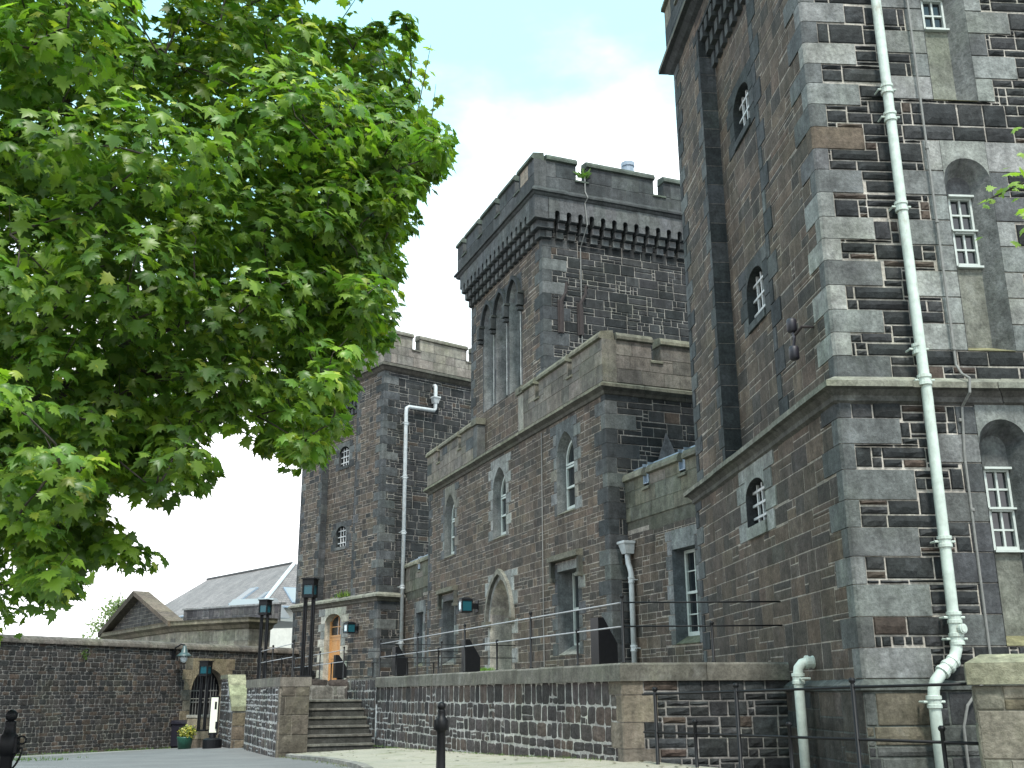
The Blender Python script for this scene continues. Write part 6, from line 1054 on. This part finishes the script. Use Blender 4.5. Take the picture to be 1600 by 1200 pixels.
# ---------------------------------------------------------------- buildings beyond the boundary wall
def hall():
    Lp, Rp, Mp, Ep = Vector((-23.6, 62.1, 0)), Vector((-16.58, 52.4, 0)), Vector((-12.35, 49.75, 0)), Vector((-11.55, 50.75, 0))
    T = thing('pedimented_hall', 'low classical stone hall with a triangular pediment behind the boundary wall', 'building', (Rp.x, Rp.y, 0)); d = (Rp - Lp).normalized(); n = Vector((-d.y, d.x, 0)) * -1
    if n.dot(-Rp) < 0: n = -n
    W_ = (Rp - Lp).length; F = Fr(Lp, d, n); mb = MB(); z0 = -1; zc = 4.75; col = (.21, .2, .16)
    sty = dict(h=(.34, .5), w=(.6, 1.2), gap=.006, p=(.006, .012), c=[((.23, .215, .17), 4), ((.17, .16, .13), 2), ((.12, .115, .1), 1)], v=.12, bev=.006)
    backing(mb, F, 0, W_, z0, zc, [], col); field(mb, F, 0, W_, 2.2, zc, sty, [])
    d2 = (Mp - Rp).normalized(); n2 = Vector((d2.y, -d2.x, 0)); n2 = n2 if n2.dot(-Rp) > 0 else -n2; F2 = Fr(Rp, d2, n2); W2 = (Mp - Rp).length; backing(mb, F2, 0, W2, z0, zc, [], col); field(mb, F2, 0, W2, 2.2, zc, sty, [])
    d3 = (Ep - Mp).normalized(); F3 = Fr(Mp, d3, Vector((d3.y, -d3.x, 0))); backing(mb, F3, 0, 1.25, z0, zc, [], col); field(mb, F3, 0, 1.25, 2.2, zc, sty, [])
    mb.build('wall', M_ASHLAR, T)
    k = MB(); pro = [(0, 4.55), (.12, 4.6), (.2, 4.75), (.45, 4.85), (.45, 4.98), (.5, 5.05), (-.3, 5.1)]
    band(k, [(Lp - d * .3).xy, Rp.xy, Mp.xy, Ep.xy], pro, 1, (.135, .12, .085), seg=1.3, v=.2); k.build('cornice', M_ASHLAR, T)
    ap = 6.95; k = MB(); tri = [(.3, 5.1), (W_ - .2, 5.1), (W_ / 2, ap - .18)]; k.poly([F.p(u, z, .02) for u, z in tri], (.2, .185, .16)); 
    ho = []
    for i in range(8):
        z = 5.12 + i * .2; e = W_ / 2 * (z + .2 - 5.1) / (ap - 5.1) + .35
        if W_ - 2 * e > .5: field(k, F, e, W_ - e, z, z + .2, dict(h=(.2, .2), w=(.4, .8), gap=.01, p=(.01, .02), c=[((.05, .048, .046), 3), ((.07, .066, .06), 2)], v=.2), [], .02)
    k.build('pediment', M_STONE, T)
    k = MB()
    for s_ in (0, 1):
        a, b = ((-.25, 5.02), (W_ / 2, ap)) if s_ == 0 else ((W_ / 2, ap), (W_ + .25, 5.02)); m_ = 7
        for i in range(m_):
            p = [a[j] + (b[j] - a[j]) * i / m_ for j in (0, 1)]; q = [a[j] + (b[j] - a[j]) * (i + .985) / m_ for j in (0, 1)]; c = vary((.135, .105, .08) if s_ else (.07, .06, .045), .2)
            k.prism([F.p(p[0], p[1] - .2, .5), F.p(p[0], p[1] + .06, .55), F.p(p[0], p[1] + .06, -.3), F.p(p[0], p[1] - .2, -.3)], [F.p(q[0], q[1] - .2, .5), F.p(q[0], q[1] + .06, .55), F.p(q[0], q[1] + .06, -.3), F.p(q[0], q[1] - .2, -.3)], c)
    k.build('roof', M_STONE, T)
    k = MB(); F4 = Fr(Rp - n2 * 1.4, d2, n2); backing(k, F4, -1.2, W2 + .6, 4.9, 5.75, [], (.13, .125, .12)); field(k, F4, -1.2, W2 + .6, 5.0, 5.72, dict(h=(.3, .36), w=(.3, .5), gap=.012, p=(.01, .02), c=[((.055, .052, .055), 3), ((.075, .07, .07), 2)]), []); F4.box(k, -1.25, W2 + .65, 5.75, 5.83, -.3, .06, (.2, .2, .2)); k.build('parapet', M_STONE, T)
    k = MB(); F5 = Fr(Rp - n2 * 4.2, d2, n2); k.prism([F5.p(-.6, 5.4, 1), F5.p(2.6, 5.4, 1), F5.p(2.6, 5.4, -1), F5.p(-.6, 5.4, -1)], [F5.p(-.6, 6.45, .1), F5.p(2.4, 6.38, .1), F5.p(2.4, 6.38, -.1), F5.p(-.6, 6.45, -.1)], (1, 1, 1)); k.build('roof_lantern', M_SKYL, T)
    k = MB(); k.poly([Rp + Vector((0, 0, 5.0)) - n2 * .1, Mp + Vector((0, 0, 5.0)), Ep + Vector((0, 0, 5.0)), Ep - n2 * 6 + Vector((0, 0, 5.0)), Rp - n2 * 6 + Vector((0, 0, 5.0))]); k.build('flat_roof', M_LEAD, T)
hall()
def house():
    er = Vector((-15.2, 63.85, 0)); e1 = Vector((-.65, .76, 0)).normalized(); e2 = Vector((.76, .65, 0)).normalized(); ze, zr = 6.75, 9.95; Ln, Dp = 20.0, 8.6
    T = thing('rendered_house', 'white rendered house with a grey slate hipped roof far behind the wall', 'house', (er.x, er.y, -.5))
    c0, c1, c2, c3 = er, er + e2 * Dp, er + e2 * Dp + e1 * Ln, er + e1 * Ln
    k = MB()
    for a, b in ((c0, c1), (c1, c2), (c2, c3), (c3, c0)):
        ins = .25; m_ = (c0 + c2) / 2; A_, B_ = a.lerp(m_, .05), b.lerp(m_, .05); k.poly([A_ + Vector((0, 0, -1)), B_ + Vector((0, 0, -1)), B_ + Vector((0, 0, ze)), A_ + Vector((0, 0, ze))], (.6, .6, .55))
    k.build('wall', M_RENDER, T)
    Z = lambda p, z: p + Vector((0, 0, z)); r0 = er + e2 * Dp / 2 + e1 * 4.0; r1 = er + e2 * Dp / 2 + e1 * (Ln - 2.6); k = MB(); uv = []
    def face(P):
        k.poly(P); a = (P[1] - P[0]).normalized(); nn = (P[1] - P[0]).cross(P[2] - P[0]).normalized(); b = nn.cross(a)
        for p in P: uv.append(((p - P[0]).dot(a), (p - P[0]).dot(b)))
    face([Z(c0, ze), Z(c3, ze), Z(r1, zr), Z(r0, zr)]); face([Z(c1, ze), Z(c0, ze), Z(r0, zr)]); face([Z(c2, ze), Z(c1, ze), Z(r0, zr), Z(r1, zr)]); face([Z(c3, ze), Z(c2, ze), Z(r1, zr)]); k.uv = uv; rf = k.build('roof', M_SLATE, T)
    k = MB(); k.tube([Z(c0, ze + .03), Z(r0, zr + .04)], .13, 6); k.build('hip_flashing', painted('pale_lead', (.5, .54, .55), .5), rf); k = MB(); k.tube([Z(r0, zr + .03), Z(r1, zr + .03)], .1, 6); k.build('ridge', M_SLATE, rf)
    k = MB(); k.tube([Z(c0, ze - .03), Z(c1, ze - .03)], .07, 6); k.tube([Z(c0, ze - .03), Z(c3, ze - .03)], .07, 6); k.build('gutter', M_LEAD, T)
    def patch(a0, a1, t0, t1, P0, P1, R0, name, m):       # a raised roof light on the slope P0-P1-R0
        ax = (P1 - P0); n_ = ax.cross(R0 - P0).normalized(); n_ = n_ if n_.z > 0 else -n_; x = ax.normalized(); y = n_.cross(x); y = y if y.z > 0 else -y; q = lambda a, t, e: P0 + x * a + y * t + n_ * e
        kk = MB(); kk.prism([q(a0, t0, 0), q(a1, t0, 0), q(a1, t1, 0), q(a0, t1, 0)], [q(a0, t0, .1), q(a1, t0, .1), q(a1, t1, .1), q(a0, t1, .1)], (1, 1, 1)); f_ = kk.build(name, M_LEAD, rf); kk = MB(); kk.prism([q(a0 + .08, t0 + .08, .1), q(a1 - .08, t0 + .08, .1), q(a1 - .08, t1 - .08, .1), q(a0 + .08, t1 - .08, .1)], [q(a0 + .08, t0 + .08, .11), q(a1 - .08, t0 + .08, .11), q(a1 - .08, t1 - .08, .11), q(a0 + .08, t1 - .08, .11)], (1, 1, 1)); kk.build('pane', m, f_)
    patch(4.2, 5.4, .6, 2.4, Z(c0, ze), Z(c3, ze), Z(r0, zr), 'skylight', M_GLASS); patch(1.2, 1.8, .7, 1.5, Z(c0, ze), Z(c3, ze), Z(r0, zr), 'skylight', M_GLASS); patch(2.2, 5.0, .35, 2.0, Z(c0, ze), Z(c1, ze), Z(r0, zr), 'skylight', M_SKYL)
house()

# ---------------------------------------------------------------- trees
def leaf_template():
    a = [(0, -.02), (.30, -.11), (.24, .04), (.62, .14), (.45, .24), (.60, .42), (.31, .42), (.36, .63), (.17, .6), (0, 1.0)]
    pts = a + [(-x, y) for x, y in reversed(a[1:-1])]; P = np.array([(x, y - .1, -.16 * abs(x) - .22 * (y - .1) ** 2) for x, y in pts]); c = np.array([[0, .28, .03]])
    V_ = np.vstack([c, P]); n = len(P); return V_, np.array([(0, 1 + i, 1 + (i + 1) % n) for i in range(n)])
LT_V, LT_F = leaf_template()
def leaves_obj(name, pos, nrm, tip, size, cols, parent=None, tmpl=None):
    V0, F0 = tmpl if tmpl else (LT_V, LT_F); y = tip - nrm * np.sum(tip * nrm, 1, keepdims=True); y /= np.linalg.norm(y, axis=1, keepdims=True) + 1e-9; x = np.cross(y, nrm); n = len(pos); nv = len(V0)
    V_ = pos[:, None, :] + size[:, None, None] * (V0[None, :, 0:1] * x[:, None, :] + V0[None, :, 1:2] * y[:, None, :] + V0[None, :, 2:3] * RG.uniform(.2, 2.6, n)[:, None, None] * nrm[:, None, :] + (V0[None, :, 0:1] * RG.normal(scale=.22, size=n)[:, None, None]) * nrm[:, None, :])
    F_ = (F0[None] + (np.arange(n) * nv)[:, None, None]).reshape(-1, 3); off = np.array(BASE[parent.name]) if parent else np.zeros(3)
    me = bpy.data.meshes.new(name); vv = (V_ - off).reshape(-1, 3).astype(np.float32); nf = len(F_)
    me.vertices.add(len(vv)); me.vertices.foreach_set('co', vv.ravel()); me.loops.add(nf * 3); me.loops.foreach_set('vertex_index', F_.ravel().astype(np.int32)); me.polygons.add(nf); me.polygons.foreach_set('loop_start', np.arange(0, nf * 3, 3, dtype=np.int32)); me.polygons.foreach_set('loop_total', np.full(nf, 3, dtype=np.int32)); me.update(calc_edges=True); me.validate()
    ca = me.color_attributes.new('Col', 'FLOAT_COLOR', 'CORNER'); cc = np.ones((n, 4), np.float32); cc[:, :3] = cols; ca.data.foreach_set('color', np.repeat(cc, len(F0) * 3, axis=0).ravel())
    me.materials.append(M_LEAF); o = bpy.data.objects.new(name, me); COL.objects.link(o); o.parent = parent; return o
RG = np.random.RandomState(7)
CL = np.array([[float(v) for v in s.split(',')] for s in CLUMPS.split(';')])
TB = (-5.5, 8.7, .35)
tree = thing('maple_tree', 'big leafy green maple whose crown fills the upper left of the view', 'tree', TB)
ctr = np.array([-4.9, 8.6, 6.0]); P_, N_, T_, S_, C_ = [], [], [], [], []
for cx, cy, cz, r in CL:
    n = int(20 + 520 * r * r); c = np.array([cx, cy, cz]); v = RG.normal(size=(n, 3)); v /= np.linalg.norm(v, axis=1, keepdims=True); rad = RG.uniform(.25, 1, (n, 1)) ** .6
    p = c + v * rad * np.array([r, r, r * .5]); out = c - ctr; out /= np.linalg.norm(out) + 1e-6
    nr = np.array([0, 0, .75]) + v * .45 + out * .25 + RG.normal(scale=.28, size=(n, 3)); nr /= np.linalg.norm(nr, axis=1, keepdims=True)
    tp = v * np.array([1, 1, .3]) + out * .5 + np.array([0, 0, -.45]) + RG.normal(scale=.35, size=(n, 3))
    young_lit = RG.uniform(size=n) < (.03 + (.10 + .20 * (out[2] > .0)) * (v[:, 2] > .25) * RG.uniform(.2, 1.8)); base = np.where(RG.uniform(size=(n, 1)) < .5, np.array([[.140, .225, .030]]), np.array([[.085, .165, .030]])); base[young_lit] = np.array([.27, .32, .05])  # pale young leaves, favoured on clump tops to paint them lit
    base = base * RG.uniform(.75, 1.3, (n, 1)) * RG.uniform(.72, 1.4)
    P_.append(p); N_.append(nr); T_.append(tp); S_.append(RG.uniform(.055, .12, n) * np.where(young_lit, .75, 1)); C_.append(base)
SPRIG = []
for k_ in RG.choice(len(CL), 90, replace=False):                     # upright young shoots standing out of the crown
    cx, cy, cz, r = CL[k_]; o_ = np.array([cx, cy, cz]) - ctr; o_ /= np.linalg.norm(o_)
    if o_[2] < -.25: continue
    b = np.array([cx, cy, cz]) + o_ * r * .5; ln = RG.uniform(.25, .6); dr_ = np.array([o_[0] * .35, o_[1] * .35, 1.]) + RG.normal(scale=.12, size=3); dr_ /= np.linalg.norm(dr_); SPRIG.append((b, b + dr_ * ln)); m_ = RG.randint(6, 11)
    t = RG.uniform(.45, 1.05, (m_, 1)); ang = RG.uniform(0, 6.28, m_); sd_ = np.stack([np.cos(ang), np.sin(ang), -.25 * np.ones(m_)], 1); nr = sd_ * .5 + np.array([0, 0, .9]) + RG.normal(scale=.2, size=(m_, 3)); nr /= np.linalg.norm(nr, axis=1, keepdims=True)
    P_.append(b + dr_ * ln * t + sd_ * .05); N_.append(nr); T_.append(sd_); S_.append(RG.uniform(.05, .085, m_)); C_.append(np.array([[.26, .33, .05]]) * RG.uniform(.75, 1.2, (m_, 1)))
leaves_obj('crown', np.vstack(P_), np.vstack(N_), np.vstack(T_), np.concatenate(S_), np.vstack(C_), tree)
mb = MB(); tb = Vector(TB); fork = tb + Vector((.15, .05, 2.7)); mb.tube([tb - Vector((0, 0, .3)), tb + Vector((.02, 0, .5)), tb + Vector((.1, 0, 1.6)), fork], [.34, .26, .22, .2], 14); mb.build('trunk', M_BARK, tree, True)
limbs = []; mb = MB()
for a, el, ln in ((0, 60, 4.2), (40, 50, 4.4), (95, 55, 4.2), (150, 50, 4.0), (200, 60, 4.0), (250, 48, 4.2), (310, 45, 4.6), (-15, 28, 4.4), (330, 20, 4.0), (70, 25, 3.6), (280, 18, 3.4), (20, 80, 5.4)):
    dv = Vector((math.cos(R(a)) * math.cos(R(el)), math.sin(R(a)) * math.cos(R(el)) * .75, math.sin(R(el)))); s0 = fork + Vector((0, 0, rnd.uniform(-.5, .3))); pts = [s0]
    for i in range(1, 7): t = i / 6; pts.append(s0 + dv * ln * t + Vector((rnd.uniform(-.12, .12), rnd.uniform(-.12, .12), .35 * math.sin(t * 3) - .25 * t * t)))
    mb.tube(pts, [.11 * (1 - .8 * i / 6) for i in range(7)], 8); limbs += pts[1:]
NP = [tuple(p) for p in limbs]; f0 = np.array(fork)
for cx, cy, cz, r in sorted(CL.tolist(), key=lambda c: np.linalg.norm(np.array(c[:3]) - f0)):
    q = Vector((cx, cy, cz)); dd = np.linalg.norm(np.array(NP) - np.array([cx, cy, cz]), axis=1); i = int(np.argmin(dd)); p = Vector(NP[i]); d_ = q - p; s_ = Vector((rnd.uniform(-1, 1), rnd.uniform(-1, 1), rnd.uniform(-.2, 1))) * d_.length * .12
    t0 = .016 if i < len(limbs) else .009; mb.tube([p, p + d_ * .3 + s_, p + d_ * .7 + s_ * .8, q, q + Vector((rnd.uniform(-.1, .1), rnd.uniform(-.1, .1), r * .5))], [t0, t0 * .8, t0 * .6, .004, .002], 4, caps=False); NP.append((cx, cy, cz))
for a_, b_ in SPRIG: mb.tube([tuple(a_), tuple(b_)], [.006, .002], 4, caps=False)
mb.build('branches', M_BARK, tree, True)
# twig of another tree at the right edge
tw2 = thing('maple_sapling', 'small bright green leafy twig reaching in at the right edge', 'tree', (4.6, 6.0, .3)); mb = MB()
mb.tube([(4.6, 6.0, .0), (4.65, 6.0, 2.5), (4.5, 6.05, 4.4), (3.7, 6.15, 4.98), (3.12, 6.2, 4.72)], [.07, .05, .03, .012, .005], 8); mb.build('trunk', M_BARK, tw2, True)
n = 150; t = RG.uniform(0, 1, n); p = np.stack([3.13 + t * 1.6, 6.15 + RG.normal(scale=.14, size=n), 4.72 + t * .45 + RG.normal(scale=.10, size=n) * (1 + 2 * t)], 1); nr = np.array([-.2, -.5, .7]) + RG.normal(scale=.4, size=(n, 3)); nr /= np.linalg.norm(nr, axis=1, keepdims=True)
leaves_obj('crown', p, nr, RG.normal(size=(n, 3)) + np.array([-.6, 0, -.4]), RG.uniform(.05, .085, n), np.array([[.2, .3, .05]]) * RG.uniform(.7, 1.2, (n, 1)), tw2)
# pale birch beyond the wall
bt = thing('birch_tree', 'pale feathery birch rising behind the boundary wall left of the pediment', 'tree', (-24.9, 65.6, -.6)); mb = MB(); q = Vector((-24.9, 65.6, -.6))
mb.tube([q, q + Vector((.1, 0, 3)), q + Vector((.3, 0, 6)), q + Vector((.5, 0, 8.6))], [.16, .13, .08, .02], 8); mb.build('trunk', M_BARK, bt, True)
mb = MB(); PP = []
for i in range(70):
    z = rnd.uniform(2.2, 7.6); a = rnd.uniform(0, 6.28); ln = 2.5 * math.sin(min(1, (8.6 - z) / 6) * 1.57) * rnd.uniform(.5, 1) * .95; s0 = q + Vector((.3 * z / 6, 0, z)); e = s0 + Vector((math.cos(a) * ln, math.sin(a) * ln, ln * .55)); mb.tube([s0, s0.lerp(e, .5) + Vector((0, 0, .2)), e], [.03, .018, .006], 5, caps=False)
    for j in range(26): t = rnd.uniform(.25, 1.08); PP.append(tuple(s0.lerp(e, t) + Vector((rnd.gauss(0, .22), rnd.gauss(0, .22), rnd.gauss(0, .2)))))
mb.build('branches', M_BARK, bt, True); p = np.array(PP); n = len(p); nr = RG.normal(size=(n, 3)) + np.array([0, 0, .6]); nr /= np.linalg.norm(nr, axis=1, keepdims=True)
leaves_obj('crown', p, nr, RG.normal(size=(n, 3)), RG.uniform(.10, .2, n), np.array([[.20, .25, .13]]) * RG.uniform(.7, 1.2, (n, 1)), bt)
